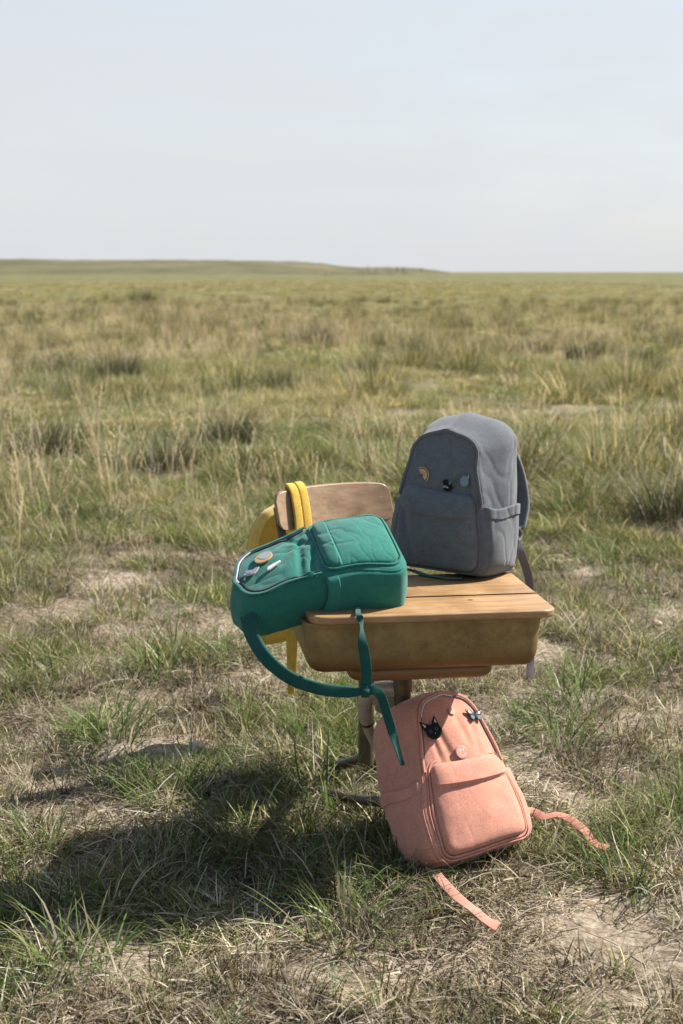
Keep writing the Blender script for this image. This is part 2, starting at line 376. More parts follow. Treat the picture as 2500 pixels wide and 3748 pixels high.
class Pack:
    """local frame: x across, -y is the front, z up from the bottom"""
    def __init__(s, root, m, w, wt, h, d, rt, deform, rb=.035, er=.016, puff=.012, seed=1, creases=(), fold=.25):
        s.fold = fold
        s.root, s.m, s.w, s.wt, s.h, s.d, s.def0, s.seed = root, m, w, wt, h, d, deform, seed
        s.creases = creases; s.puff = puff; s.er = er
        s.pts, s.nrm = outline(w, wt, h, rb, rt, 240)
        s.c = np.array([0, h * .48])
    def D(s, p):
        """soft body: sag, folds, then the pose of the pack"""
        x, y, z = p; sd = s.seed
        front = ss(.1, -.9, y / (s.d / 2)); side = ss(.75, 1, abs(x) / (s.w / 2)) 
        big = ns((x, y * .7, z), 6.5, sd) * .0085 + ns((x, y, z), 14, sd + 2) * .0028
        r = abs(ns((x * 1.0, y, z * .45), 17, sd + 5)); fold = max(0, 1 - r * 5.0) ** 2 * .0045
        r2 = abs(ns((x * .6, y, z * 1.3), 23, sd + 8)); fold2 = max(0, 1 - r2 * 6.0) ** 2 * .003
        low = ss(0, .05, z)
        amt = (big - (fold + fold2) * s.fold * (1 - .8 * side)) * low
        for (x0, z0, x1, z1, wd, dp) in s.creases:
            vx, vz = x1 - x0, z1 - z0; L2 = vx * vx + vz * vz
            t = max(0, min(1, ((x - x0) * vx + (z - z0) * vz) / L2))
            dd = math.hypot(x - x0 - vx * t, z - z0 - vz * t)
            amt -= dp * math.exp(-(dd / wd) ** 2) * front * math.sin(math.pi * min(1, .15 + t * .85)) ** .5 * (1 - ss(.72, .92, abs(x) / (s.w / 2))) * (1 - ss(.90, .97, z / s.h))
        ny = -1 if y < 0 else 1
        wy = abs(y) / (s.d / 2)
        y2 = y + ny * amt * min(1, wy) 
        sx_ = (1 if x > 0 else -1) * side * (ns((0, y, z), 10, sd + 3) * .010 - max(0, 1 - abs(ns((0, y * 1.4, z * .7), 15, sd + 4)) * 5) ** 2 * .005 * s.fold + .006 * math.cos(y / s.d * 3.0))
        x2 = x + sx_ * low
        return s.def0(x2, y2, z)
    def put(s, name, V, F, m=None, sharp=None):
        return obj(name, [s.D(v) for v in V], F, m or s.m, s.root, sharp=sharp)
    def body(s):
        d2, er = s.d / 2, s.er; prof = []
        for q in np.linspace(.02, 1, 26): prof.append((er, q, d2 + .004 * (1 - q * q)))
        for k in range(1, 6): t = R(90 * k / 6); prof.append((er * (1 - math.sin(t)), 1, d2 - er + er * math.cos(t)))
        for q in np.linspace(0, 1, 30): prof.append((0 - .006 * math.sin(math.pi * q), 1, (d2 - er) * (1 - 2 * q)))
        for k in range(1, 6): t = R(90 * k / 6); prof.append((er * (1 - math.cos(t)), 1, -(d2 - er) - er * math.sin(t)))
        for q in np.linspace(1, .02, 44): prof.append((er, q, -d2 - s.puff * (1 - q ** 2.5)))
        V = []; n = len(s.pts)
        for o, q, y in prof:
            P = s.c + (s.pts - s.nrm * o - s.c) * q
            V += [(p[0], y, p[1]) for p in P]
        F = []
        for i in range(len(prof) - 1):
            for k in range(n):
                l = (k + 1) % n; F.append((i * n + k, i * n + l, (i + 1) * n + l, (i + 1) * n + k))
        F.append(tuple(reversed(range(n)))); F.append(tuple((len(prof) - 1) * n + k for k in range(n)))
        F = [tuple(reversed(f)) for f in F]
        s.body_o = s.put('body', V, F)
        me = s.body_o.data
        wv = [WM[s.root.name] @ v.co for v in me.vertices]
        s.bvh = BVHTree.FromPolygons(wv, [tuple(p.vertices) for p in me.polygons])
        return s.body_o
    def rim(s, z0, z1, inset, y):
        """points along the outline from z0 on the left, over the top, to z1 on the right"""
        P = s.pts - s.nrm * inset; n = len(P)
        half = n // 2
        right = [k for k in range(half) if P[k][1] > z1 and P[k][1] > .02 and P[k][0] > .01]
        left = [k for k in range(half, n) if P[k][1] > z0 and P[k][0] < -.01]
        ks = list(range(min(right), max(left) + 1))
        return [Vector((P[k][0], y, P[k][1])) for k in ks], [Vector((s.nrm[k][0], 0, s.nrm[k][1])) for k in ks]
    def strip(s, name, z0, z1, inset, y, w, th, m, flat=True):
        P, N = s.rim(z0, z1, inset, y)
        V, F = sweep(P, rrect_section(w / 2, th / 2, th * .45), N)
        return s.put(name, V, F, m, 50)
    def loop(s, name, inset, y, r, m=None):
        P = s.pts - s.nrm * inset
        V, F = sweep([Vector((p[0], y, p[1])) for p in P], circ(r, 8), closed=True)
        return s.put(name, V, F, m)
    def pocket(s, w, h, z0, pd, ledge_z, ledge_tilt=.0, ledge=.007, curve=.012, x0=0.0, m=None, name='front_pocket', rc=.03, tilt=0.0):
        """front pocket with an overhanging flap"""
        NX = 76; rows = sorted(set(list(np.linspace(0, 1, 64)) + [ledge_z + k * .004 for k in range(-6, 7)]))
        V = []; yb = -s.d / 2 + .004
        for v in rows:
            for i in range(NX + 1):
                e = -1 + 2 * i / NX; e = math.copysign(abs(e) ** .82, e)
                z = v * h
                # rounded corners in the front view
                dz = max(0, rc - min(z, h - z)); hw = w / 2 - (rc - math.sqrt(max(0, rc * rc - dz * dz)))
                hw *= 1 - .03 * v
                x = hw * e
                ed = (1 - abs(e) ** 9) ** (1 / 3.0); ev = (1 - abs(2 * v - 1) ** 14) ** (1 / 3.0)
                dep = (pd + .014 * (1 - e * e) * math.sin(math.pi * v) ** .7) * ed * ev
                up = ss(-.004, .004, v - ledge_z)
                dep += ledge * up * ed * ev
                dep *= 1 - .25 * v
                zz = z0 + z + (ledge_tilt * e - curve * (1 - e * e)) * math.exp(-((v - ledge_z) / .22) ** 2)
                zz -= tilt * e * v
                zz -= .006 * (1 - up) * math.exp(-((v - ledge_z) / .03) ** 2)
                V.append((x0 + x, yb - dep - .009 * (1 - (x / (s.w / 2)) ** 2), zz))
        n = NX + 1; F = []
        for j in range(len(rows) - 1):
            for i in range(NX): F.append((j * n + i, j * n + i + 1, (j + 1) * n + i + 1, (j + 1) * n + i))
        s.pw, s.ph, s.pz = w, h, z0
        return s.put(name, V, F, m)
    def pocket_piping(s, off, y, r, rc=.03, x0=0.0, m=None, name='piping'):
        P = []; w, h = s.pw / 2 + off, s.ph + 2 * off; z0 = s.pz - off
        for cx, cz, a0 in ((w - rc, z0 + rc, -90), (w * .97 - rc, z0 + h - rc, 0), (-w * .97 + rc, z0 + h - rc, 90), (-w + rc, z0 + rc, 180)):
            for k in range(9): t = R(a0 + 90 * k / 8); P.append(Vector((x0 + cx + rc * math.cos(t), y, cz + rc * math.sin(t))))
        Q = []
        for k in range(len(P)):
            a, b = P[k], P[(k + 1) % len(P)]; nseg = max(1, int((b - a).length / .006))
            for q in range(nseg): Q.append(a.lerp(b, q / nseg))
        V, F = sweep([Vector((p.x, p.y - .009 * (1 - (p.x / (s.w / 2)) ** 2), p.z)) for p in Q], circ(r, 8), closed=True)
        return s.put(name, V, F, m)
    def side_pocket(s, sg, h, bulge=.014, hem=.028, wrap=.9):
        V = []; NY = 40; rows = sorted(set(list(np.linspace(0, 1, 34)) + [1 - hem / h + k * .006 for k in range(-3, 4)]))
        for v in rows:
            for i in range(NY + 1):
                e = -1 + 2 * i / NY; y = e * s.d / 2 * wrap
                z = .006 + v * h + .006 * math.sin(3 * e) * v
                hw = float(np.interp(z, [0, s.h], [s.w / 2, s.wt / 2]))
                if z < .035: hw -= .035 - math.sqrt(max(0, .035 ** 2 - (.035 - z) ** 2))
                ed = (1 - abs(e) ** 8) ** .5
                dep = (bulge * (.35 + .65 * v) * (1 - .55 * e * e) + .004) * ed + .0035 * ss(-.004, .004, v - (1 - hem / h)) * ed
                if i in (0, NY): dep = -.004
                V.append((sg * (hw + dep), y, z))
        n = NY + 1; F = []
        # the mouth turns inwards
        last = len(V) - n
        for k in range(n): x, y, z = V[last + k]; V.append((x - sg * .004, y, z + .001))
        for k in range(n): x, y, z = V[last + k]; V.append((x - sg * .006, y, z - .02))
        for j in range(len(rows) + 1):
            for i in range(NY):
                f = (j * n + i, j * n + i + 1, (j + 1) * n + i + 1, (j + 1) * n + i)
                F.append(f if sg > 0 else tuple(reversed(f)))
        return s.put('side_pocket', V, F)
    def at(s, u, v):
        r = ray(u, v); loc, nrm, k, dist = s.bvh.ray_cast(O, r.normalized()); acc = nrm.copy()
        for du_, dv_ in ((18, 0), (-18, 0), (0, 18), (0, -18), (30, 30), (-30, -30), (30, -30), (-30, 30)):
            h_ = s.bvh.ray_cast(O, ray(u + du_, v + dv_).normalized())
            if h_[0] is not None and (h_[0] - loc).length < .05: acc += h_[1] * (1 if h_[1].dot(nrm) > 0 else -1)
        nrm = acc.normalized()
        if nrm.dot(r) > 0: nrm = -nrm
        return loc, nrm

def pin_mtx(loc, nrm, up=Vector((0, 0, 1)), roll=0.0, lift=.002):
    z = nrm.normalized(); y = (up - z * up.dot(z)).normalized(); x = y.cross(z)
    m = Matrix((x, y, z)).transposed().to_4x4(); m.translation = loc + z * lift
    return m @ Matrix.Rotation(R(roll), 4, 'Z')
def plate(P, th, z=0.0):
    n = len(P); V = [(x, y, z) for x, y in P] + [(x, y, z + th) for x, y in P]
    c = (sum(p[0] for p in P) / n, sum(p[1] for p in P) / n)
    V += [(c[0] + (x - c[0]) * .94, c[1] + (y - c[1]) * .94, z + th * 1.25) for x, y in P]
    F = [tuple(reversed(range(n)))] + [(k, (k + 1) % n, n + (k + 1) % n, n + k) for k in range(n)] + \
        [(n + k, n + (k + 1) % n, 2 * n + (k + 1) % n, 2 * n + k) for k in range(n)] + [tuple(range(2 * n, 3 * n))]
    return V, F
def pin_piece(name, mtx, P, th, z, m, parent):
    V, F = plate(P, th, z)
    return obj(name, [mtx @ Vector(v) for v in V], F, m, parent, smooth=False, world=True)
def disc(r, n=28, c=(0, 0), sx=1, sy=1): return [(c[0] + sx * r * math.cos(2 * math.pi * k / n), c[1] + sy * r * math.sin(2 * math.pi * k / n)) for k in range(n)]
def arc_band(r0, r1, a0, a1, n=16):
    return [(r1 * math.cos(R(a0 + (a1 - a0) * k / n)), r1 * math.sin(R(a0 + (a1 - a0) * k / n))) for k in range(n + 1)] + \
           [(r0 * math.cos(R(a1 + (a0 - a1) * k / n)), r0 * math.sin(R(a1 + (a0 - a1) * k / n))) for k in range(n + 1)]

# ================================================================== SCHOOL DESK
YAW = R(8.0); DESK_Z = .70
fl = on_z(1135, 2262, DESK_Z)
Dm = Matrix.Translation((fl.x, fl.y, 0)) @ Matrix.Rotation(YAW, 4, 'Z')   # origin: ground under the front left corner of the top
desk = thing('school_desk', 'vintage single school desk with oak top, brown steel book box and attached swivel chair', 'school desk', Dm)
DW, DD = .615, .455; SEAM = .185
def plan_rrect(x0, x1, y0, y1, rs, n=8):
    """rs: radii for corners (x1,y0) (x1,y1) (x0,y1) (x0,y0)"""
    out = []
    for (cx, cy, sx_, sy_, a0), r in zip(((x1, y0, -1, 1, -90), (x1, y1, -1, -1, 0), (x0, y1, 1, -1, 90), (x0, y0, 1, 1, 180)), rs):
        for k in range(n + 1):
            t = R(a0 + 90 * k / n); out.append((cx + sx_ * r + r * math.cos(t), cy + sy_ * r + r * math.sin(t)))
    return out
def slab(P, z0, z1, r=.007, sunk=0, n=5):
    """plate with rounded edges from a plan outline"""
    P = np.array(P); c = P.mean(0); tg = np.roll(P, -1, 0) - np.roll(P, 1, 0); tg /= np.maximum(np.linalg.norm(tg, axis=1)[:, None], 1e-9)
    N = np.stack([tg[:, 1], -tg[:, 0]], -1); V = []; m = len(P); rows = []
    for k in range(n + 1): t = R(90 * k / n); rows.append((r * (1 - math.sin(t)), z0 + r * (1 - math.cos(t))))
    for k in range(n + 1): t = R(90 * k / n); rows.append((r * (1 - math.cos(t)), z1 - r + r * math.sin(t)))
    for o, z in rows: V += [(p[0], p[1], z) for p in P - N * o]
    F = [tuple(reversed(range(m)))]
    for j in range(len(rows) - 1): F += [(j * m + k, j * m + (k + 1) % m, (j + 1) * m + (k + 1) % m, (j + 1) * m + k) for k in range(m)]
    F.append(tuple((len(rows) - 1) * m + k for k in range(m)))
    return V, F
tg_ = .021
V, F = slab(plan_rrect(0, DW, 0, SEAM - .0007, (.038, .002, .002, .05)), DESK_Z - tg_, DESK_Z, .006); obj('plank', V, F, M['wood'], desk, sharp=40)
V, F = slab(plan_rrect(0, DW, SEAM + .0007, DD, (.002, .025, .025, .002)), DESK_Z - tg_, DESK_Z, .006); obj('plank', V, F, M['wood'], desk, sharp=40)
kn = on_z(1722, 2196, DESK_Z); kl = Dm.inverted() @ kn
knm = mat('dark_plug', (.10, .05, .02), .6, .3)
V, F = plate(disc(.006, 14, (kl.x, kl.y), 1.3, 1), .0006, DESK_Z - .0002); obj('wood_plug', V, F, knm, desk, smooth=False)
# book box: pressed steel, rounded in plan and towards the bottom
bx0, bx1, by0, by1 = -.012, DW - .028, .016, DD - .02
rows = []; Hb = .128; rb = .048
P0 = np.array(plan_rrect(bx0, bx1, by0, by1, (.045, .04, .04, .06), 10)); cpl = P0.mean(0)
tg = np.roll(P0, -1, 0) - np.roll(P0, 1, 0); tg /= np.linalg.norm(tg, axis=1)[:, None]; N0 = np.stack([tg[:, 1], -tg[:, 0]], -1)
def ring(o, z, q=1.0): return [(cpl[0] + (p[0] - cpl[0]) * q, cpl[1] + (p[1] - cpl[1]) * q, z) for p in P0 - N0 * o]
zt = DESK_Z - tg_ - .0015
rows.append(ring(.004, zt)); rows.append(ring(0, zt)); rows.append(ring(-.0015, zt - .004)); rows.append(ring(0, zt - .009))
for k in range(1, 7): rows.append(ring(.007 * k / 6, zt - .009 - (Hb - rb - .009) * k / 6))
for k in range(1, 10): t = R(90 * k / 9); rows.append(ring(.007 + rb * .62 * (1 - math.cos(t)), zt - Hb + rb - rb * math.sin(t)))
rows.append(ring(.055, zt - Hb, .6)); rows.append(ring(.055, zt - Hb, .05))
m_ = len(P0); V = [p for r_ in rows for p in r_]; F = []
for j in range(len(rows) - 1): F += [(j * m_ + (k + 1) % m_, j * m_ + k, (j + 1) * m_ + k, (j + 1) * m_ + (k + 1) % m_) for k in range(m_)]
F.append(tuple(range(m_)))
obj('book_box', V, F, M['patina'], desk, sharp=60)
V, F = slab(plan_rrect(.105, .475, .055, .34, (.05, .05, .05, .05)), zt - Hb - .034, zt - Hb + .006, .0185, n=7); obj('under_tray', V, F, M['patina'], desk)
# pedestal under the box
px, py = .296, .37; pz = zt - Hb - .034
tube_ = lambda name, pts, r, m, **k: tube(name, [Dm @ Vector(p) for p in pts], r, m, desk, **k)
V, F = bevel_box(.10, .08, .012, (px, py, pz - .006), .003); obj('mounting_plate', V, F, M['iron'], desk, sharp=30)
tube_('swivel_post', [(px, py, pz - .012), (px, py, pz - .12)], .026, M['iron'], n=4, seg=20)
V, F = bevel_box(.085, .06, .042, (px + .004, py, pz - .045), .008, 3); obj('clamp', V, F, M['iron'], desk, sharp=30)
for sx_ in (-.055, .058):
    tube_('bolt', [(px + sx_ * .6, py - .022, pz - .047), (px + sx_ * 1.0, py - .022, pz - .047)], .009, M['iron'], n=2, seg=8)
# beige sheet-metal yoke and bent tube leg
bmv = [tuple(Dm.inverted() @ on_y(u, v, 3.77)) for u, v in ((1352, 2508), (1492, 2496), (1492, 2530), (1448, 2575), (1400, 2612), (1375, 2600))]
yoke = []
for off in (-.009, .009): yoke += [(x, y + off, z) for x, y, z in bmv]
n5 = len(bmv); F = [tuple(range(n5)), tuple(reversed(range(n5, 2 * n5)))] + [((k + 1) % n5, k, n5 + k, n5 + (k + 1) % n5) for k in range(n5)]
obj('yoke_plate', yoke, F, M['tube'], desk, smooth=False)
ft = [Dm.inverted() @ on_y(u, v, Yk) for u, v, Yk in ((1500, 2528, 3.74), (1400, 2522, 3.75), (1345, 2545, 3.76), (1338, 2610, 3.77), (1372, 2700, 3.80), (1425, 2780, 3.82), (1480, 2830, 3.82))]
tube_('frame_tube', ft + [Vector((px, py, .06))], .0205, M['tube'], n=56, seg=16)
c0, c1 = Dm.inverted() @ on_y(1344, 2637, 3.778), Dm.inverted() @ on_y(1347, 2645, 3.782)
tube_('collar', [c0, c1], .0216, M['iron'], n=2, seg=16)
tube_('swivel_post', [(px, py, pz - .12), (px, py, .05)], .023, M['iron'], n=4, seg=18)
cx, cy = .255, .74
fo = Dm.inverted() @ on_z(1165, 2893, .02); 
for q, pts in enumerate(([(px, py, .075), (px - .10, py + .12, .045), tuple(fo)], [(px, py, .075), (px + .10, py + .10, .045), (px + .20, py + .16, .016)])):
    tube_('foot_tube', pts, .0145, M['iron'], n=14)
tube_('connecting_rail', [(px, py, pz - .10), (px - .03, py + .10, pz - .15), (cx - .01, cy - .12, .30), (cx, cy, .27)], .021, M['tube'], n=24, seg=14)
tube_('chair_post', [(cx, cy, .40), (cx, cy, .06)], .024, M['iron'], n=4, seg=16)
for s_ in (-1, 1): tube_('foot_tube', [(cx, cy, .085), (cx + s_ * .06, cy + .06, .04), (cx + s_ * .11, cy + .14, .010)], .0155, M['iron'], n=14)
# chair, swivelled on its post
CHY = R(24)
ch = Dm @ Matrix.Translation((cx, cy, 0)) @ Matrix.Rotation(CHY - YAW, 4, 'Z')
V, F = [], []
seatP = plan_rrect(-.15, .17, -.15, .17, (.05, .06, .06, .05)); Vs, Fs = slab(seatP, .418, .434, .005)
obj('seat', [ch @ Vector(v) for v in Vs], Fs, M['plywood'], desk, world=True, sharp=40)
V, F = bevel_box(.16, .16, .016, (0, 0, .408), .004); obj('seat_bracket', [ch @ Vector(v) for v in V], F, M['iron'], desk, world=True, sharp=30)
# backrest: curved plywood board, leaning back
bl = on_y(1016, 1870, 4.19); brt = on_y(1434, 1828, 4.40)
mid = (bl + brt) / 2; ex = (brt - bl); BW = ex.length; ex.z = 0; ex.normalize()
up = Vector((0, 0, 1)); ny_ = up.cross(ex)            # away from the camera
lean = R(20); bu = (up * math.cos(lean) + ny_ * math.sin(lean)).normalized(); bn = ex.cross(bu)
V, F = [], []; NXb, NZb = 40, 14; BHt = .118
def bpoint(e, f, side):
    # e,f in -1..1
    hh = BHt / 2 * (1 + .04 * (1 - e * e)); x = e * BW / 2
    rc = .03; ax = BW / 2 - abs(x)
    if ax < rc: hh = hh - (rc - math.sqrt(max(0, rc * rc - (rc - ax) ** 2))) * .8
    z = f * hh - .004 * (abs(e) ** 3) * 2
    bow = .026 * (1 - e * e)
    return mid + ex * x + bu * (z) + ny_ * (bow + side)
bt = .0085
for sd_ in (0, bt * 2):
    for j in range(NZb + 1):
        for i in range(NXb + 1): V.append(bpoint(-1 + 2 * i / NXb, -1 + 2 * j / NZb, sd_))
n = NXb + 1; tot = n * (NZb + 1)
for j in range(NZb):
    for i in range(NXb):
        a_ = j * n + i; F.append((a_, a_ + 1, a_ + n + 1, a_ + n)); F.append((tot + a_, tot + a_ + n, tot + a_ + n + 1, tot + a_ + 1))
for i in range(NXb):
    F.append((i, tot + i, tot + i + 1, i + 1)); k_ = NZb * n + i; F.append((k_, k_ + 1, tot + k_ + 1, tot + k_))
for j in range(NZb):
    k_ = j * n; F.append((k_, k_ + n, tot + k_ + n, tot + k_)); k_ = j * n + NXb; F.append((k_, tot + k_, tot + k_ + n, k_ + n))
bo = obj('backrest', V, F, M['plywood'], desk, world=True)
bv = bo.modifiers.new('edge', 'BEVEL'); bv.width = .004; bv.segments = 3; bv.limit_method = 'ANGLE'; bv.angle_limit = R(50)
bo.data.set_sharp_from_angle(angle=R(60))
for e in (-.93, .90):
    p = bpoint(e, .2, bt * 2 + .004); q = bpoint(e, -1.6, bt * 2 + .006)
    low = ch @ Vector((e * .155, .12, .405))
    ribbon('upright', [p, q, (q + low) / 2 + ny_ * .02, low], .028, .010, M['iron'], desk, side=ex, n=14)

# ================================================================== GREY BACKPACK
def place(loc, rot, pivot=(0, 0, 0)):
    return Matrix.Translation(loc) @ rot
gb = on_z(1598, 2098, DESK_Z + .003)
G = place(gb + Vector((.0475, .063, 0)), Matrix.Rotation(R(-37), 4, 'Z') @ Matrix.Rotation(R(-4), 4, 'X'))
grey = thing('backpack', 'grey canvas backpack standing upright on the desk with a rainbow pin', 'backpack', G)
def def_grey(x, y, z):
    h = .43; t = z / h
    k = 1 - .10 * ss(.6, 1.0, t)
    y2 = y * k + .012 * ss(.5, 1, t)
    x2 = x * (1 + .03 * math.sin(math.pi * min(1, t * 1.4))) * (1 - .25 * ss(.08, .9, t) * ss(.09, -.09, y))
    z2 = z - .040 * ss(.6, 1, t) * ss(.06, -.09, y)   # front edge of the top lower than the back
    return Vector((x2, y2, z2))
gp = Pack(grey, M['grey'], .312, .290, .434, .168, (.098, .070), def_grey, seed=3, fold=.5,
          creases=[(-.11, .17, -.05, .02, .015, .010), (.02, .2, .115, .30, .012, .006), (.105, .2, .11, .28, .01, .007)])
gp.body()
gp.pocket(.262, .216, .012, .024, .74, ledge=.014, curve=.012, tilt=.006)
gp.pocket_piping(.004, -0.0810, .0032)
gp.loop('piping', .004, -0.0730, .0025)
gp.loop('piping', .004, 0.0720, .0028, M['grey_web'])
gp.strip('zip', .20, .20, .0145, -0.0820, .007, .0035, M['zip_grey'])
gp.strip('zip_flap', .20, .19, .006, -0.0830, .011, .005, M['grey'])
gp.side_pocket(1, .185); gp.side_pocket(-1, .185)
def local_ribbon(pk, name, pts, w, th, m=None, side=None, n=40, widths=None):
    return ribbon(name, [WM[pk.root.name] @ Vector(p) for p in pts], w, th, m or pk.m, pk.root, side=side, n=n, widths=widths)
gx = (WM[grey.name].to_3x3() @ Vector((1, 0, 0)))
for sg in (-1, 1):
    local_ribbon(gp, 'shoulder_strap', [(sg * .045, .076, .385), (sg * .075, .100, .36), (sg * .112, .120, .29), (sg * .136, .124, .20), (sg * .146, .102, .135), (sg * .148, .084, .118)], .052, .014, side=gx, widths=[.8, 1, 1, 1, .9, .55])
    local_ribbon(gp, 'buckle_loop', [(sg * .143, .078, .130), (sg * .152, .088, .108), (sg * .156, .070, .092), (sg * .146, .064, .105)], .030, .004, M['grey_web'], side=gx, n=12)
s_end = WM[grey.name] @ Vector((.156, .074, .10))
ribbon('webbing', [s_end, on_y(1912, 2040, 3.86), on_y(1936, 2120, 3.93), on_y(1947, 2250, 3.96), on_y(1943, 2400, 3.95), on_y(1940, 2480, 3.93)], .023, .002, M['grey_web'], grey, side=Vector((.95, .3, 0)), n=40)
s2 = WM[grey.name] @ Vector((-.15, .074, .10)); p2 = WM[grey.name] @ Vector((-.19, .11, .004))
ribbon('webbing', [s2, (s2 + p2) / 2 + Vector((0, 0, -.01)), p2], .023, .002, M['grey_web'], grey, side=gx, n=12)
local_ribbon(gp, 'top_handle', [(-.05, .080, .385), (-.035, .090, .400), (0, .094, .406), (.035, .090, .400), (.05, .080, .385)], .022, .005, M['grey_web'], side=WM[grey.name].to_3x3() @ Vector((0, 1, 0)), n=16)
# zip pulls
def pull(pk, u, v, dv, w=.010, m=None, du=0, L_=.024):
    loc, nrm = pk.at(u, v)
    loc2, n2 = pk.at(u + du, v + dv)
    d = (loc2 - loc).normalized()
    ribbon('zip_pull', [loc + nrm * .004, loc + nrm * .008 + d * L_ * .5, loc + nrm * .006 + d * L_], w, .003, m or pk.m, pk.root, side=nrm.cross(d), n=6)
pull(gp, 1768, 1846, 26, .008, M['grey_web'], -14)
# rainbow pin
loc, nrm = gp.at(1546, 1742)
pm = pin_mtx(loc, nrm, roll=-38, lift=.003)
rb_ = tag(pin_piece('rainbow_pin', pm, arc_band(.006, .0245, 0, 165), .0016, 0, M['gold'], grey), 'rainbow shaped enamel pin in orange, green and gold')
for r0, r1, mm in ((.0085, .0125, 'mauve'), (.0125, .0170, 'orange'), (.0170, .0195, 'gold'), (.0195, .0225, 'olive')):
    o = pin_piece('colour_band', pm, arc_band(r0, r1, 3, 162), .0006, .0019, M[mm], rb_)
# small dark figure pin
loc, nrm = gp.at(1640, 1778); pm = pin_mtx(loc, nrm, roll=0, lift=.003)
fp = tag(pin_piece('figure_pin', pm, disc(.0125, 20, (0, .002), .95, 1.0), .002, 0, M['black'], grey), 'small dark enamel pin of a curled figure')
pin_piece('head', pm, disc(.008, 16, (-.006, .010)), .002, .001, M['black'], fp)
pin_piece('wing', pm, [(.004, .004), (.010, .006), (.013, .014), (.009, .019), (.004, .013)], .0012, .002, M['slate'], fp)
pin_piece('patch', pm, [(-.014, -.002), (-.009, .002), (-.002, -.001), (-.004, -.005), (-.013, -.005)], .0012, .002, M['pale_blue'], fp)
pin_piece('patch', pm, disc(.0017, 8, (.001, -.004)), .0012, .003, M['white'], fp)
pin_piece('patch', pm, disc(.0015, 8, (-.003, -.001), .6, 1.4), .0012, .003, M['white'], fp)
pin_piece('tail', pm, arc_band(.010, .015, 190, 350, 10), .0016, -.0005, M['black'], fp)
# pale round pin
loc, nrm = gp.at(1702, 1762); pm = pin_mtx(loc, nrm, roll=0, lift=.003)
bp = tag(pin_piece('round_pin', pm, disc(.0145, 24, (0, 0), .95, 1.12), .002, 0, M['slate'], grey), 'pale blue round enamel pin')
pin_piece('face', pm, disc(.0128, 24, (0, 0), .95, 1.12), .0006, .0025, M['pale_blue'], bp)
pin_piece('tip', pm, [(.006, .009), (.012, .018), (.013, .008)], .0012, .0015, M['silver'], bp)

# ================================================================== CORAL PINK BACKPACK
base = on_z(1722, 3192, 0.0)
# axes of the pack
cen_b = Vector((base.x, base.y, .012)) + Vector((0.0, .035, 0))
topc = on_y(1562, 2584, 3.69)
az_ = (topc - cen_b).normalized()
fwd = Vector((.54, -1, 0)); ax_ = az_.cross(-fwd).normalized() * -1
ax_ = (-fwd).cross(az_).normalized()
ay_ = az_.cross(ax_)
if ax_.x < 0: ax_ = -ax_; ay_ = -ay_
Pm = Matrix((ax_, ay_, az_)).transposed().to_4x4(); Pm.translation = cen_b
pinkb = thing('backpack', 'coral pink canvas backpack leaning in the grass against the desk leg', 'backpack', Pm)
def def_pink(x, y, z):
    h = .455; t = z / h
    k = 1 - .12 * ss(.6, 1.0, t) - (.42 * ss(.28, 0, t) if y > 0 else 0)
    y2 = y * k 
    x2 = x * (1 + .035 * math.sin(math.pi * min(1, t * 1.3))) * (1 - .33 * ss(.15, .9, t) * ss(.09, -.09, y))
    x2 += .035 * ss(.22, 0, t) * ss(.02, .09, y) * ss(0, -.14, x)
    z2 = z - .012 * ss(.7, 1, t) * ss(.02, -.08, y) + .02 * (1 - t) * ss(-.12, .12, x) * ss(.3, 0, t)
    return Vector((x2, y2, z2))
pp = Pack(pinkb, M['pink'], .305, .290, .455, .200, (.090, .095), def_pink, seed=6, fold=.10, puff=.016,
          creases=[(-.085, .36, -.03, .23, .012, .005), (-.10, .33, -.075, .24, .009, .004), (.02, .36, .045, .25, .016, .003), (.075, .34, .06, .25, .014, .003)])
pp.body()
pp.pocket(.250, .238, .010, .024, .76, ledge=.015, curve=.010, ledge_tilt=.004)
pp.pocket_piping(.004, -0.1010, .0034); pp.pocket_piping(.011, -0.0990, .0022)
pp.loop('piping', .004, -0.0930, .0025); pp.loop('piping', .004, .0920, .0025)
pp.strip('zip', .235, .235, .0150, -.1025, .0045, .0030, M['zip_plum'])
pp.strip('zip_teeth', .375, .43, .0150, -.1045, .0040, .0028, M['zip_white'])
pp.strip('zip_flap', .225, .225, .0075, -.1025, .010, .0055, M['pink'])
pp.side_pocket(-1, .205); pp.side_pocket(1, .205, bulge=.024)
pxw = ax_
for sg in (-1, 1):
    local_ribbon(pp, 'shoulder_strap', [(sg * .045, .090, .395), (sg * .07, .108, .37), (sg * .10, .116, .29), (sg * .12, .112, .19), (sg * .13, .096, .10)], .050, .014, side=pxw, widths=[.8, 1, 1, .9, .5])
local_ribbon(pp, 'top_handle', [(-.05, .085, .405), (-.035, .095, .425), (0, .098, .432), (.035, .095, .425), (.05, .085, .405)], .022, .005, side=ay_, n=16)
def ground_ribbon(name, uv, w, m, parent, z=.03, n=46, zs=None, side=None):
    pts = [on_z(u, v, (zs[k] if zs else z)) for k, (u, v) in enumerate(uv)]
    return ribbon(name, pts, w, .0022, m, parent, side=side, n=n)
ground_ribbon('webbing', [(1900, 2975), (1945, 2968), (1990, 2990), (2040, 2982), (2085, 2998), (2140, 3040), (2175, 3085), (2226, 3105)], .024, M['pink'], pinkb,
              zs=[.05, .045, .04, .05, .045, .035, .03, .03], side=[Vector((.1, 1, .35)), Vector((.2, .8, .5)), Vector((-.1, 1, .2)), Vector((.3, .9, .5)), Vector((.6, .8, .1)), Vector((.7, .6, .3))])
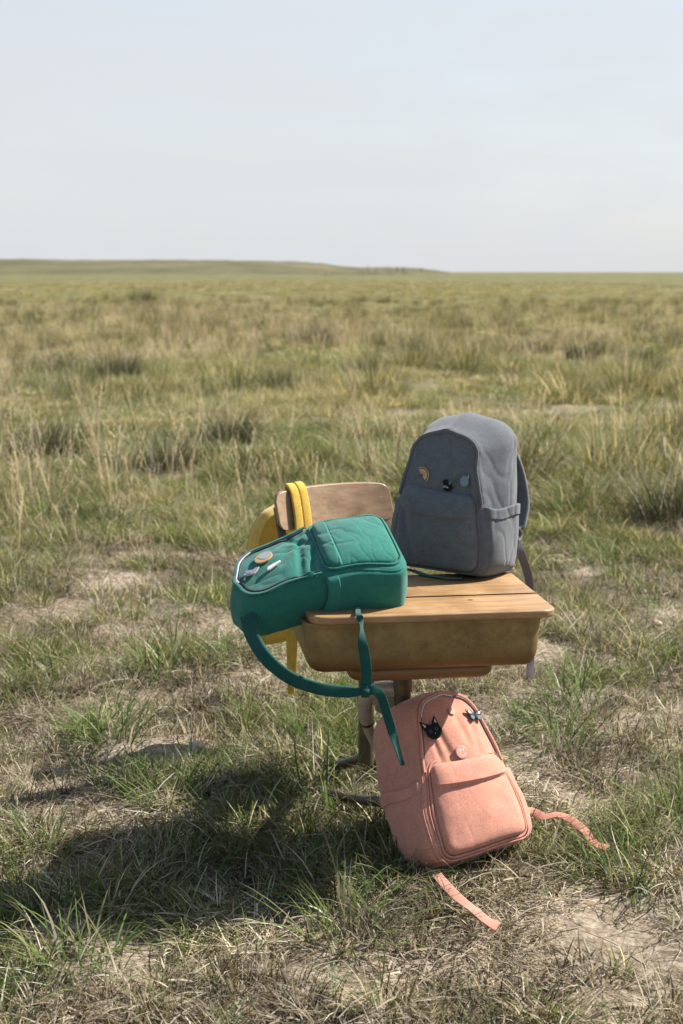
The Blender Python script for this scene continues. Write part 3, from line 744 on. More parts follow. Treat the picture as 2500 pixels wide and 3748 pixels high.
ground_ribbon('webbing', [(1590, 3190), (1625, 3232), (1680, 3288), (1735, 3330), (1780, 3368), (1822, 3392)], .025, M['pink'], pinkb,
              zs=[.04, .05, .055, .05, .055, .045], side=[Vector((.8, .6, .1)), Vector((.75, .6, .25)), Vector((.6, .7, .0)), Vector((.7, .6, .3))])
pull(pp, 1605, 2925, 40, .012, M['pink'], 14, .03)
upv = Vector((0, .5, 1))
def star(): pass
# cat pin
loc, nrm = pp.at(1585, 2682); pm = pin_mtx(loc, nrm, az_, roll=14, lift=.008) @ Matrix.Scale(1.18, 4)
head = [(.019 * math.cos(R(a_)), .0175 * math.sin(R(a_))) for a_ in range(150, 391, 12)]
head += [(.0185, .008), (.0195, .033), (.0020, .0165), (-.0020, .0165), (-.0195, .033), (-.0185, .008)]
cp = tag(pin_piece('cat_pin', pm, head, .002, 0, M['black'], pinkb), 'black cat head enamel pin with cream ears')
for s_ in (-1, 1):
    pin_piece('ear', pm, [(s_ * .0110, .0185), (s_ * .0158, .0150), (s_ * .0172, .0262)][::s_], .0006, .0022, M['cream'], cp)
    pin_piece('eye', pm, arc_band(.0022, .0036, 0, 330, 10) if 0 else disc(.0034, 12, (s_ * .0075, .003)), .0005, .0024, M['slate'], cp)
    pin_piece('pupil', pm, disc(.0022, 10, (s_ * .0075, .003)), .0005, .003, M['black'], cp)
pin_piece('nose', pm, [(-.002, -.004), (.002, -.004), (0, -.0065)], .0006, .0024, M['silver'], cp)
# butterfly pin
loc, nrm = pp.at(1733, 2622); pm = pin_mtx(loc, nrm, az_, roll=-6, lift=.006)
bf = tag(pin_piece('butterfly_pin', pm, disc(.0028, 10, (0, 0), .8, 4.2), .0024, 0, M['black'], pinkb), 'black winged butterfly enamel pin')
for s_ in (-1, 1):
    pin_piece('wing', pm, [(s_ * x, y) for x, y in ((.001, .002), (.010, .0135), (.026, .017), (.0275, .010), (.019, -.001), (.002, -.002))][::s_], .0018, 0, M['black'], bf)
    pin_piece('wing', pm, [(s_ * x, y) for x, y in ((.001, 0), (.017, .0005), (.020, -.008), (.013, -.016), (.005, -.013))][::s_], .0018, 0, M['black'], bf)
    pin_piece('wing_patch', pm, [(s_ * x, y) for x, y in ((.010, .004), (.014, .0115), (.0215, .0125), (.0185, .0045))][::s_], .0005, .0021, M['rose'], bf)
    pin_piece('wing_patch', pm, disc(.0062, 12, (s_ * .011, -.0065)), .0005, .0021, M['slate'], bf)
    pin_piece('wing_patch', pm, [(s_ * x, y) for x, y in ((.003, .002), (.009, .0095), (.008, .002))][::s_], .0005, .0021, M['slate'], bf)
    pin_piece('spot', pm, disc(.0014, 8, (s_ * .0245, .0130)), .0005, .0024, M['white'], bf)
# smiling pin
loc, nrm = pp.at(1687, 2756); pm = pin_mtx(loc, nrm, az_, roll=6, lift=.004)
sp = tag(pin_piece('smiling_pin', pm, disc(.0185, 30), .0022, 0, M['mauve'], pinkb), 'round pink smiling face enamel pin with mauve rim')
pin_piece('face', pm, disc(.0165, 30), .0006, .0027, M['rose'], sp)
for s_ in (-1, 1): pin_piece('eye', pm, disc(.0018, 10, (s_ * .0045, .0055), 1, 2.0), .0006, .0033, M['white'], sp)
pin_piece('mouth', pm, arc_band(.0090, .0104, 205, 335), .0006, .0033, M['white'], sp)
# pale round pin, the colour of the bag
loc, nrm = pp.at(1652, 2606); pm = pin_mtx(loc, nrm, az_, lift=.003)
tag(pin_piece('round_pin', pm, disc(.0100, 24), .0015, 0, mat('pale_pink_enamel', (.56, .28, .21), .7, .1), pinkb), 'faint pale pink round pin')

# ================================================================== TEAL BACKPACK, lying on its back over the left end of the desk
# bottom end rests on the desk at the right, the top end hangs out to the left
bR = on_z(1425, 2190, DESK_Z)
zax = Vector((-1, -.23, -.03)).normalized()
frontd = Vector((.0, -.36, 1)).normalized()
yax = -(frontd - zax * frontd.dot(zax)).normalized(); xax = yax.cross(zax)
Tm = Matrix((xax, yax, zax)).transposed().to_4x4(); Tm.translation = Vector((bR.x + .014, bR.y + .030, DESK_Z + .081))
teal = thing('backpack', 'teal green canvas backpack lying on its back over the end of the desk', 'backpack', Tm)
def def_teal(x, y, z):
    h = .44; t = z / h
    k = 1 - .18 * ss(.5, 1.0, t) 
    y2 = y * k
    z2 = z; q = max(0, z - .13)
    y2 += q * q / (q + .05) * .17 + q * q * .18 + .008 * ss(.45, 1, t)          # top half droops over the edge (y is down here)
    x2 = x * (1 - .10 * ss(.45, .6, t) * ss(.85, .6, t)) - .00 * t
    x2 += q * -.06
    return Vector((x2, y2, z2))
tp = Pack(teal, M['teal'], .272, .215, .422, .150, (.075, .075), def_teal, seed=11, puff=.008, fold=.4,
          creases=[(-.10, .265, .04, .245, .010, .008), (.10, .27, .02, .22, .010, .008), (-.09, .235, .0, .215, .009, .008), (.09, .235, .0, .255, .009, .006), (-.02, .30, .05, .27, .012, .005)])
tp.body()
tp.pocket(.228, .186, .018, .014, .82, ledge=.010, curve=-.004)
tp.pocket_piping(.004, -.0755, .0034)
tp.loop('piping', .004, -.0680, .0025); tp.loop('piping', .004, .0670, .0025)
tp.strip('zip', .22, .22, .0130, -.0775, .0055, .0035, M['zip_dark'])
tp.strip('zip_teeth', .408, .36, .0085, -.0785, .0045, .0028, M['zip_white'])
tp.strip('zip_flap', .215, .215, .0030, -.0765, .009, .0055, M['teal'])
tp.side_pocket(-1, .205, hem=.03); tp.side_pocket(1, .205)
# padded strap loop hanging in front, knotted to its webbing
YS = fl.y - .035
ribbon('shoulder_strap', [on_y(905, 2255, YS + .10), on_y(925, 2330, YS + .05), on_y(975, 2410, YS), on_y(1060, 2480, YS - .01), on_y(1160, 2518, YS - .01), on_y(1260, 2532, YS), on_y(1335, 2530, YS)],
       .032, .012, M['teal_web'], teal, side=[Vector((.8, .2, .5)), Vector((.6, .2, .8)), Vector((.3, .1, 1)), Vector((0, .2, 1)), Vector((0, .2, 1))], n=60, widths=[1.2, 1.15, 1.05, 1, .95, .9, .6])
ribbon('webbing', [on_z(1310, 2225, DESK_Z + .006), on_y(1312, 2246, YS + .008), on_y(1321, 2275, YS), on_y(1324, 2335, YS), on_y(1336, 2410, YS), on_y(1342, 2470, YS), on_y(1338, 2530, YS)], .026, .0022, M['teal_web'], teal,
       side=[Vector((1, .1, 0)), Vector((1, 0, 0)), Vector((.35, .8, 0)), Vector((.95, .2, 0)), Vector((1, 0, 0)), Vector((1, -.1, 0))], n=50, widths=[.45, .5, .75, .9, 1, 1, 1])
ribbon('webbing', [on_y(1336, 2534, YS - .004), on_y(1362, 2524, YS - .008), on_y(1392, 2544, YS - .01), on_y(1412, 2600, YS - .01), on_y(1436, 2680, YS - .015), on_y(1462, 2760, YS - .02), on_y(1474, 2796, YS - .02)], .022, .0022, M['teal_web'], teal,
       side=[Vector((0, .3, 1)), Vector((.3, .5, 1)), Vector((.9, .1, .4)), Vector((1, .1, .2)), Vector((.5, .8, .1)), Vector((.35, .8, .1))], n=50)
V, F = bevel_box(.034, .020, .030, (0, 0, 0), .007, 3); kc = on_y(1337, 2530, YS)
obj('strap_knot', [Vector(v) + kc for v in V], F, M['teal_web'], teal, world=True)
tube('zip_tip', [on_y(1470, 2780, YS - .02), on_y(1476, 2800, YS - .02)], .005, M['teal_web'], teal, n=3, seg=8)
# strap end caught under the grey pack
ribbon('webbing', [on_z(1415, 2100, DESK_Z + .02), on_z(1480, 2082, DESK_Z + .004), on_z(1560, 2105, DESK_Z + .004), on_z(1640, 2117, DESK_Z + .003), on_z(1690, 2118, DESK_Z + .003)], .02, .002, M['teal_web'], teal, side=Vector((.1, 1, 0)), n=20)
local_ribbon(tp, 'shoulder_strap', [(.05, .078, .39), (.06, .088, .34), (.09, .092, .26), (.11, .088, .20)], .05, .010, M['teal_web'], side=xax)
# haul loop and tabs
pull(tp, 1120, 2108, 0, .016, M['teal'], 34, .022)
# pins
loc, nrm = tp.at(967, 2047); pm = pin_mtx(loc, nrm, Vector((0, 1, 0)), roll=8, lift=.004)
dp = tag(pin_piece('round_pin', pm, disc(.0255, 32, (0, 0), .95, 1.0), .0025, 0, M['gold'], teal), 'round gold edged badge with a silver grey motif')
mot = [((.017 + .003 * math.sin(3 * a_) + .002 * math.cos(5 * a_)) * math.cos(a_) + .004, (.015 + .003 * math.cos(4 * a_)) * math.sin(a_) + .003) for a_ in np.linspace(0, 2 * math.pi, 30, endpoint=False)]
pin_piece('motif', pm, mot, .0006, .0031, M['silver'], dp)
loc, nrm = tp.at(1004, 2076); pm = pin_mtx(loc, nrm, Vector((0, 1, 0)), roll=20, lift=.004)
tag(pin_piece('bar_pin', pm, [(x * .8, y * .9) for x, y in ((-.026, -.006), (-.018, -.009), (.004, -.006), (.026, -.003), (.026, .004), (.004, .006), (-.018, .006))], .003, 0, M['white'], teal), 'slim white bar shaped pin')
loc, nrm = tp.at(922, 2100); pm = pin_mtx(loc, nrm, Vector((0, 1, 0)), roll=-8, lift=.004)
sh = tag(pin_piece('figure_pin', pm, [(-.022, -.004), (-.010, -.010), (.010, -.011), (.016, -.004), (.023, .008), (.015, .010), (.006, .005), (-.006, .009), (-.017, .010), (-.013, .002)], .003, 0, M['silver'], teal), 'small silver grey figure pin near the zip')
pin_piece('leg', pm, [(-.022, -.022), (-.018, -.022), (-.013, -.010), (-.016, -.009)], .002, 0, M['slate'], sh)
pin_piece('patch', pm, [(-.012, -.006), (.002, -.008), (.000, -.003), (-.010, 0)], .0006, .0036, M['mauve'], sh)

# ================================================================== YELLOW BACKPACK, hung behind the chair back
yt = on_y(1105, 1950, 4.42)
Ym = Matrix.Translation(Vector((-.150, 4.47, .365))) @ Matrix.Rotation(R(20), 4, 'Z') @ Matrix.Rotation(R(-6), 4, 'Y') @ Matrix.Rotation(R(180), 4, 'Z')
yel = thing('backpack', 'yellow canvas backpack hanging behind the chair by its looped straps', 'backpack', Ym)
def def_yel(x, y, z):
    t = z / .43
    return Vector((x * (1 - .12 * ss(.6, 1, t)), y * (1 - .2 * ss(.5, 1, t)), z))
yp = Pack(yel, M['yellow'], .29, .22, .43, .13, (.09, .11), def_yel, seed=15, puff=.006, creases=[(-.1, .4, .0, .28, .02, .01), (.1, .4, .02, .2, .02, .01)])
yp.body(); yp.loop('piping', .004, .0600, .004); yp.loop('piping', .004, -.0600, .004)
yp.side_pocket(-1, .19); yp.side_pocket(1, .19)
for off in (0, 33):
    e0 = -1 + 2 * (1087 + off - 1016) / (1434 - 1016)
    top = bpoint(e0, 1.0, bt) + bu * .012
    fr = bpoint(e0, .55, -.012); fr2 = bpoint(e0 - .02, -.6, -.014); fr3 = bpoint(e0 - .07, -1.9, -.006); fr4 = bpoint(e0 - .14, -3.3, .0)
    bk = bpoint(e0 + .02, .6, bt * 2 + .014); bk2 = bpoint(e0, -.3, bt * 2 + .04)
    ribbon('shoulder_strap', [bk2, bk, top + ny_ * .006, bpoint(e0, 1.03, -.006), fr, fr2, fr3, fr4, bpoint(e0 - .16, -4.6, .03)], .029, .0100, M['yellow'], yel, side=ex, n=70)
for dx, dz in ((0, 0), (18, -22)):
    ribbon('webbing', [on_y(1062 + dx, 2240, 4.33), on_y(1060 + dx, 2330, 4.32), on_y(1063 + dx * .6, 2440, 4.30), on_y(1066 + dx * .4, 2540 + dz, 4.28)], .022, .002, M['yellow'], yel, side=Vector((1, .1, 0)), n=20)

# ================================================================== GRASS
def grass_mat(name, trans=.38):
    m = mat(name, (.2, .2, .1), .75, .08); t = NT(m)
    a = t.n('ShaderNodeAttribute', attribute_name='col'); b = t.n('ShaderNodeAttribute', attribute_name='tint', attribute_type='INSTANCER')
    c = t.mix(1.0, a.outputs['Color'], b.outputs['Color'], 'MULTIPLY')
    t.l(c, t.b.inputs['Base Color'])
    tr = t.n('ShaderNodeBsdfTranslucent'); t.l(t.mix(1.0, c, (1.25, 1.2, .85), 'MULTIPLY'), tr.inputs['Color'])
    ms = t.n('ShaderNodeMixShader'); ms.inputs[0].default_value = trans
    t.l(t.b.outputs[0], ms.inputs[1]); t.l(tr.outputs[0], ms.inputs[2])
    t.l(ms.outputs[0], t.t.nodes['Material Output'].inputs['Surface'])
    return m
GM = grass_mat('grass_blade')
def plain_grass_mat():
    m = mat('tussock_blade', (.2, .2, .1), .75, .06); t = NT(m)
    a = t.n('ShaderNodeAttribute', attribute_name='col'); t.l(a.outputs['Color'], t.b.inputs['Base Color'])
    tr = t.n('ShaderNodeBsdfTranslucent'); t.l(a.outputs['Color'], tr.inputs['Color'])
    ms = t.n('ShaderNodeMixShader'); ms.inputs[0].default_value = .34
    t.l(t.b.outputs[0], ms.inputs[1]); t.l(tr.outputs[0], ms.inputs[2]); t.l(ms.outputs[0], t.t.nodes['Material Output'].inputs['Surface'])
    return m
GM2 = plain_grass_mat()
GREEN = np.array([(.085, .145, .032), (.115, .165, .042), (.055, .11, .026), (.14, .175, .055)]) * .84
OLIVE = np.array([(.135, .14, .055), (.18, .165, .075), (.10, .11, .04), (.215, .19, .095)]) * .74
DARK_GAP = np.array([(.055, .042, .028), (.085, .066, .045), (.035, .03, .022)])  # near-black litter blades that put the shaded gaps between lumps into colour
STRAW = np.array([(.38, .345, .265), (.31, .27, .20), (.50, .465, .39), (.24, .20, .145), (.44, .41, .335)]) * 1.14
SAGE = np.array([(.22, .26, .16), (.28, .31, .20), (.18, .22, .13)])
def blades(rs, n, rad, h, w, lean, curl, pal, mixw, seg=4, tipdry=.25, flat=0.0, zbase=-.01):
    """n curved tapering blades; returns verts, faces, colours"""
    V = []; F = []; Cc = []; off = 0
    for i in range(n):
        r = rad * math.sqrt(rs.random()); a = rs.random() * 6.283; b = a + rs.normal(0, .6) if rs.random() < .75 else rs.random() * 6.283
        base = np.array([r * math.cos(a), r * math.sin(a), zbase + rs.random() * flat])
        L_ = h[0] + (h[1] - h[0]) * rs.random() ** 1.2; ln = lean[0] + (lean[1] - lean[0]) * rs.random() + .35 * r / max(rad, 1e-3) * (lean[1] > .3)
        cu = curl * (0.4 + rs.random()); dirh = np.array([math.cos(b), math.sin(b), 0]); sd = np.array([-math.sin(b), math.cos(b), 0])
        tw = rs.random() * 1.6 - .8; sdv = sd * math.cos(tw) + np.array([0, 0, 1]) * math.sin(tw) * .5 + dirh * math.sin(tw)
        ww = w * (.6 + .8 * rs.random()); p = base.copy(); th_ = ln
        k = rs.choice(len(pal), p=mixw); c = pal[k][rs.integers(len(pal[k]))] * (.8 + .4 * rs.random())
        drift = rs.normal(0, .35)
        for s_ in range(seg + 1):
            q = s_ / seg; wd = ww * (1 - q ** 1.6) * (.75 + .25 * math.sin(min(1, q * 3) * 1.57))
            cc = c * (1 - tipdry * q) + np.array((.33, .285, .175)) * tipdry * q if k != len(pal) - 1 else c
            if s_ < seg:
                V += [p - sdv * wd / 2, p + sdv * wd / 2]; Cc += [cc, cc]
            else: V += [p.copy()]; Cc += [cc]
            th_ = ln + cu * q; hd = dirh * math.cos(drift * q) + sd * math.sin(drift * q)
            p = p + (hd * math.sin(th_) + np.array([0, 0, 1]) * math.cos(th_)) * L_ / seg
            if p[2] < .004 + zbase: p[2] = .004 + zbase + rs.random() * .006
        for s_ in range(seg - 1):
            a0 = off + 2 * s_; F.append((a0, a0 + 1, a0 + 3, a0 + 2))
        a0 = off + 2 * (seg - 1); F.append((a0, a0 + 1, a0 + 2)); off += 2 * seg + 1
    return V, F, Cc
def sprig(rs, n, h, pal, leaf=.012):
    V = []; F = []; Cc = []
    for i in range(n):
        a = rs.random() * 6.283; ln = rs.random() * .6; L_ = h * (.6 + .5 * rs.random()); st = np.array([rs.normal(0, .02), rs.normal(0, .02), -.005])
        d = np.array([math.cos(a) * math.sin(ln), math.sin(a) * math.sin(ln), math.cos(ln)]); sd = np.array([-math.sin(a), math.cos(a), 0])
        c = pal[rs.integers(len(pal))]; o = len(V); V += [st - sd * .0009, st + sd * .0009, st + d * L_]; F.append((o, o + 1, o + 2)); Cc += [c * .8] * 3
        m = int(L_ / .009)
        for k in range(2, m):
            p = st + d * L_ * k / m; a2 = k * 2.4 + rs.random(); lf = np.array([math.cos(a2), math.sin(a2), .5]); lf /= np.linalg.norm(lf); s2 = np.cross(lf, d); s2 /= np.linalg.norm(s2) + 1e-6
            l_ = leaf * (.6 + .6 * rs.random()); o = len(V); V += [p, p + lf * l_ * .5 + s2 * l_ * .18, p + lf * l_, p + lf * l_ * .5 - s2 * l_ * .18]; F.append((o, o + 1, o + 2, o + 3)); Cc += [c * (.8 + .4 * rs.random())] * 4
    return V, F, Cc
def merge(*parts):
    V = []; F = []; Cc = []
    for v, f, c in parts:
        o = len(V); V += list(v); F += [tuple(i + o for i in q) for q in f]; Cc += list(c)
    return V, F, Cc
def seedhead(rs, n, h, w, lean, pal):
    """thin stalk with a loose seed head"""
    V = []; F = []; Cc = []
    for i in range(n):
        a = rs.random() * 6.283; r = rs.random() * .05; st = np.array([r * math.cos(a), r * math.sin(a), -.01]); L_ = h[0] + (h[1] - h[0]) * rs.random()
        ln = rs.random() * lean; b = rs.random() * 6.283; c = pal[rs.integers(len(pal))] * (.85 + .3 * rs.random()); p = st.copy(); sd = np.array([-math.sin(b), math.cos(b), 0]); pts = []
        for s_ in range(5):
            pts.append(p.copy()); t_ = ln + .25 * s_ / 4; p = p + np.array([math.cos(b) * math.sin(t_), math.sin(b) * math.sin(t_), math.cos(t_)]) * L_ / 4
        o = len(V)
        for q in pts: V += [q - sd * w / 2, q + sd * w / 2]; Cc += [c, c]
        for s_ in range(4): F.append((o + 2 * s_, o + 2 * s_ + 1, o + 2 * s_ + 3, o + 2 * s_ + 2))
        for k in range(12):
            q = pts[3] + (pts[4] - pts[3]) * (k / 11 * 1.15); a2 = rs.random() * 6.283; d = np.array([math.cos(a2) * .6, math.sin(a2) * .6, .8]) * (.012 + .008 * rs.random()); s2 = np.array([-math.sin(a2), math.cos(a2), 0]) * .0022
            o = len(V); V += [q, q + d * .5 + s2, q + d, q + d * .5 - s2]; F.append((o, o + 1, o + 2, o + 3)); Cc += [c * 1.08] * 4
    return V, F, Cc
def proto(name, data, m):
    V, F, Cc = data; me = bpy.data.meshes.new(name); me.from_pydata([tuple(map(float, v)) for v in V], [], F); me.update()
    at_ = me.attributes.new('col', 'FLOAT_COLOR', 'POINT')
    buf = np.ones((len(V), 4), np.float32); buf[:, :3] = np.clip(np.array(Cc), 0, 1); at_.data.foreach_set('color', buf.ravel())
    me.polygons.foreach_set('use_smooth', [True] * len(me.polygons)); me.materials.append(m)
    return me
rs = np.random.default_rng(5)
def protos(name, n, fn, m=GM): return [bpy.data.objects.new(name + '_source', proto(name, fn(), m)) for _ in range(n)]
PT = {
 'thatch': protos('thatch', 8, lambda: blades(rs, 50, .095, (.03, .11), .0034, (.9, 1.6), .6, [OLIVE, DARK_GAP, STRAW], [.10, .20, .70], 3, .2, .03)),
 'stubble': protos('stubble', 7, lambda: merge(blades(rs, 46, .045, (.025, .085), .0034, (.1, 1.1), .6, [OLIVE * .7, DARK_GAP, STRAW], [.14, .30, .56], 3, .2), blades(rs, 12, .06, (.04, .09), .003, (.9, 1.5), .4, [DARK_GAP, STRAW], [.3, .7], 3))),
 'short': protos('short_grass', 7, lambda: merge(blades(rs, 30, .05, (.05, .16), .0040, (.15, .85), .9, [GREEN, OLIVE, STRAW], [.60, .28, .12], 4, .15), blades(rs, 12, .05, (.05, .12), .0030, (.7, 1.4), .5, [OLIVE, STRAW], [.2, .8], 3))),
 'long': protos('long_grass', 6, lambda: merge(blades(rs, 26, .075, (.14, .30), .0050, (.08, .75), 1.2, [GREEN, OLIVE, STRAW], [.66, .22, .12], 6, .12), blades(rs, 14, .07, (.07, .18), .0034, (.5, 1.3), .7, [OLIVE, STRAW], [.3, .7], 4))),
 'fine': protos('fine_grass', 6, lambda: merge(blades(rs, 110, .13, (.08, .22), .0034, (.05, .75), .8, [GREEN, OLIVE, STRAW], [.32, .38, .30], 4, .3))),
 'dry': protos('dry_stalk', 6, lambda: merge(seedhead(rs, 5, (.22, .46), .0024, .4, STRAW), blades(rs, 14, .06, (.12, .28), .0034, (.05, .7), .8, [OLIVE, STRAW], [.4, .6], 4, .4))),
 'herb': protos('low_herb', 4, lambda: sprig(rs, 9, .13, SAGE)),
 'patch': protos('meadow_patch', 7, lambda: merge(blades(rs, 200, .34, (.07, .22), .0100, (.05, .9), .7, [GREEN, OLIVE, STRAW], [.25, .40, .35], 3, .35), blades(rs, 14, .34, (.2, .36), .0055, (.02, .4), .4, [OLIVE, STRAW], [.25, .75], 3, .5))),
 'tussock': protos('tussock', 6, lambda: merge(blades(rs, 460, .15, (.16, .40), .0050, (.0, .55), .9, [GREEN * .40, OLIVE * .40, STRAW * .5], [.52, .40, .08], 4, .22), blades(rs, 24, .17, (.28, .46), .0030, (.0, .40), .4, [OLIVE, STRAW * .8], [.5, .5], 4, .3), blades(rs, 40, .26, (.10, .22), .004, (.6, 1.2), .7, [OLIVE, STRAW], [.6, .4], 4, .3)), GM2),  # dense blades darkened in colour to carry the tussock's inner shadow
 'bunch': protos('bunch_grass', 6, lambda: merge(blades(rs, 150, .15, (.14, .34), .0075, (.05, .85), .9, [GREEN, OLIVE, STRAW], [.38, .37, .25], 4, .35), blades(rs, 16, .18, (.26, .42), .0045, (.05, .55), .4, [OLIVE, STRAW], [.2, .8], 4, .4))),
 'clump': protos('clump', 5, lambda: merge(blades(rs, 105, .12, (.11, .30), .0060, (.05, .8), 1.0, [GREEN * 1.3, GREEN, OLIVE * 1.2, STRAW], [.50, .28, .14, .08], 5, .10), blades(rs, 50, .16, (.06, .15), .003, (.7, 1.4), .5, [OLIVE, STRAW], [.2, .8], 3)), GM2),
}
def scatter(name, kind, xy, scale, tint, label):
    k = hole(xy) if kind not in ('thatch', 'dry', 'stubble') else np.ones(len(xy), bool); xy = xy[k]; scale = scale[k].copy(); tint = tint[k]
    dd = np.hypot(xy[:, 0], xy[:, 1]); tall = fbm(xy[:, 0] * .55, xy[:, 1] * .45, 201, 3)
    if kind in ('fine', 'bunch', 'patch', 'long'): scale[:, 2] *= np.interp(dd, [6, 9, 14], [.85, .85, 1.1]) * np.clip(.45 + (tall - .3) * 2.2, .4, 1.5)
    n = len(xy); z = gh(xy[:, 0], xy[:, 1]); co = np.column_stack([xy, z]).astype(np.float32)
    me = bpy.data.meshes.new(name); me.vertices.add(n); me.vertices.foreach_set('co', co.ravel())
    def att(nm, ty, arr, fld): a_ = me.attributes.new(nm, ty, 'POINT'); a_.data.foreach_set(fld, np.ascontiguousarray(arr).ravel())
    rot = np.column_stack([rs.normal(0, .10, n), rs.normal(0, .10, n), rs.random(n) * 6.283]).astype(np.float32)
    att('rot', 'FLOAT_VECTOR', rot, 'vector'); att('scl', 'FLOAT_VECTOR', scale.astype(np.float32), 'vector')
    att('pick', 'INT', rs.integers(0, len(PT[kind]), n).astype(np.int32), 'value')
    att('tint', 'FLOAT_COLOR', np.column_stack([tint, np.ones(n)]).astype(np.float32), 'color')
    o = bpy.data.objects.new(name, me); C.objects.link(o); tag(o, label, 'grass', kind='stuff')
    ng = bpy.data.node_groups.new(name, 'GeometryNodeTree')
    ng.interface.new_socket('Geometry', in_out='INPUT', socket_type='NodeSocketGeometry'); ng.interface.new_socket('Geometry', in_out='OUTPUT', socket_type='NodeSocketGeometry')
    N = ng.nodes.new; l = ng.links.new
    gi = N('NodeGroupInput'); go = N('NodeGroupOutput'); mpn = N('GeometryNodeMeshToPoints'); ip = N('GeometryNodeInstanceOnPoints'); jn = N('GeometryNodeJoinGeometry')
    for p in PT[kind]:
        oi = N('GeometryNodeObjectInfo'); oi.inputs['Object'].default_value = p; oi.inputs['As Instance'].default_value = False
        gti = N('GeometryNodeGeometryToInstance'); l(oi.outputs['Geometry'], gti.inputs[0]); l(gti.outputs[0], jn.inputs[0])
    def na(nm, ty): x = N('GeometryNodeInputNamedAttribute'); x.data_type = ty; x.inputs['Name'].default_value = nm; return x.outputs['Attribute']
    l(gi.outputs[0], mpn.inputs[0]); l(mpn.outputs[0], ip.inputs['Points']); l(jn.outputs[0], ip.inputs['Instance'])
    ip.inputs['Pick Instance'].default_value = True
    l(na('pick', 'INT'), ip.inputs['Instance Index']); l(na('rot', 'FLOAT_VECTOR'), ip.inputs['Rotation']); l(na('scl', 'FLOAT_VECTOR'), ip.inputs['Scale'])
    l(ip.outputs[0], go.inputs[0])
    md = o.modifiers.new('grass', 'NODES'); md.node_group = ng
    return o
def wedge(n, r0, r1, a=30, pw=2.0):
    """points in front of the camera between two distances"""
    u = rs.random(n); r = (r0 ** pw + (r1 ** pw - r0 ** pw) * u) ** (1 / pw); th_ = R(90) + np.radians(rs.random(n) * 2 * a - a)
    return np.column_stack([r * np.cos(th_), r * np.sin(th_)])
# bare and green places read off the photograph: (u, v, radius m, strength)
BARE = [(350, 2120, .85, 1.15), (620, 2230, .75, 1.15), (180, 2250, .55, 1.0), (750, 2580, .42, .9), (600, 2760, .22, 1), (60, 2720, .25, .9), (120, 2960, .25, .8), (2250, 2280, .95, 1.25), (2250, 2620, .55, 1.3), (1700, 2600, .3, .5), (2150, 2160, .6, .8),
        (1250, 2920, .25, .9), (2380, 3520, .42, 1.3), (2050, 3420, .30, .8), (1250, 3560, .30, .9), (900, 3680, .25, .8), (2200, 2850, .25, .5), (1320, 1185, 2.4, 1), (2250, 1850, .7, .5), (600, 1900, .8, .5)]
LUSH = [(1250, 2900, .28, .9), (1420, 3180, .2, .8), (1150, 2700, .38, .8), (1000, 3000, .35, .6), (1500, 3050, .25, .6), (620, 2420, .36, 1), (420, 2660, .22, 1), (860, 2380, .25, .8), (200, 2400, .22, .6), (1010, 2000, .55, 1), (2250, 1640, .7, 1), (2100, 1860, .6, .9), (2060, 2520, .22, 1), (1980, 2700, .2, .8), (2470, 2960, .22, 1), (2260, 3200, .18, .7),
        (150, 3400, .42, 1), (640, 2900, .20, .9), (1300, 3250, .25, .9), (1000, 2800, .2, .5), (700, 3150, .3, .6), (1850, 3300, .2, .5), (100, 1850, .8, .8), (60, 2080, .4, .6), (2450, 2400, .2, .4), (1450, 3500, .2, .4), (300, 3150, .25, .5)]
def spots(xy, lst):
    f = np.zeros(len(xy))
    for u, v, r, s in lst:
        c = on_z(u, v, 0); f = np.maximum(f, s * np.exp(-(((xy[:, 0] - c.x) ** 2 + (xy[:, 1] - c.y) ** 2) / (r * r)) ** 1.5))
    return f
def fields(xy):
    d = np.hypot(xy[:, 0], xy[:, 1]); n = fbm(xy[:, 0] * 1.1 + 5, xy[:, 1] * 1.1, 41, 4)
    base = np.interp(d, [2, 3.2, 4, 5, 6.5, 8, 10, 14], [.38, .48, .40, .27, .28, .50, .8, .9])
    g_ = np.clip(base + (n - .5) * 1.3 + spots(xy, LUSH) * .70 - spots(xy, BARE) * .95, 0, 1.2)
    return g_, d
def tints(xy, lo, hi, s=61, f=.5):
    lo, hi = np.array(lo), np.array(hi); mid_ = (lo + hi) / 2 * np.array([1.0, .96, 1.0]); far_ = np.clip((np.hypot(xy[:, 0], xy[:, 1]) - 14) / 30, 0, .75)[:, None]
    lo = lo * (1 - far_) + mid_ * far_; hi = hi * (1 - far_) + mid_ * far_
    a = fbm(xy[:, 0] * f, xy[:, 1] * f, s, 4); a = np.clip((a - .3) / .4, 0, 1)[:, None]
    j = 1 + rs.normal(0, .09, (len(xy), 1))
    return (lo * (1 - a) + hi * a) * j
def hole(xy):
    k = np.ones(len(xy), bool)
    for x, y, r in KEEP: k &= ((xy[:, 0] - x) ** 2 + ((xy[:, 1] - y + r * .5) * .8) ** 2) > r * r
    return k
def S(n, lo, hi, zlo=.8, zhi=1.2):
    s = lo + (hi - lo) * rs.random(n); return np.column_stack([s, s, s * (zlo + (zhi - zlo) * rs.random(n))])
KEEP = []
def individual(name, kind, u, v, s, label, group=None, z=1.0, cat='grass clump'):
    p = on_z(u, v, 0); KEEP.append((p.x, p.y, .24 * s if kind == 'tussock' else .10 * s)); me = PT[kind][rnd.randrange(len(PT[kind]))].data
    o = bpy.data.objects.new(name, me); C.objects.link(o); o.location = (p.x, p.y, float(gh(p.x, p.y)))
    o.scale = (s, s, s * z); o.rotation_euler = (0, 0, rnd.random() * 6.28); tag(o, label, cat, group)
CL = 'bright green grass clumps around the desk'
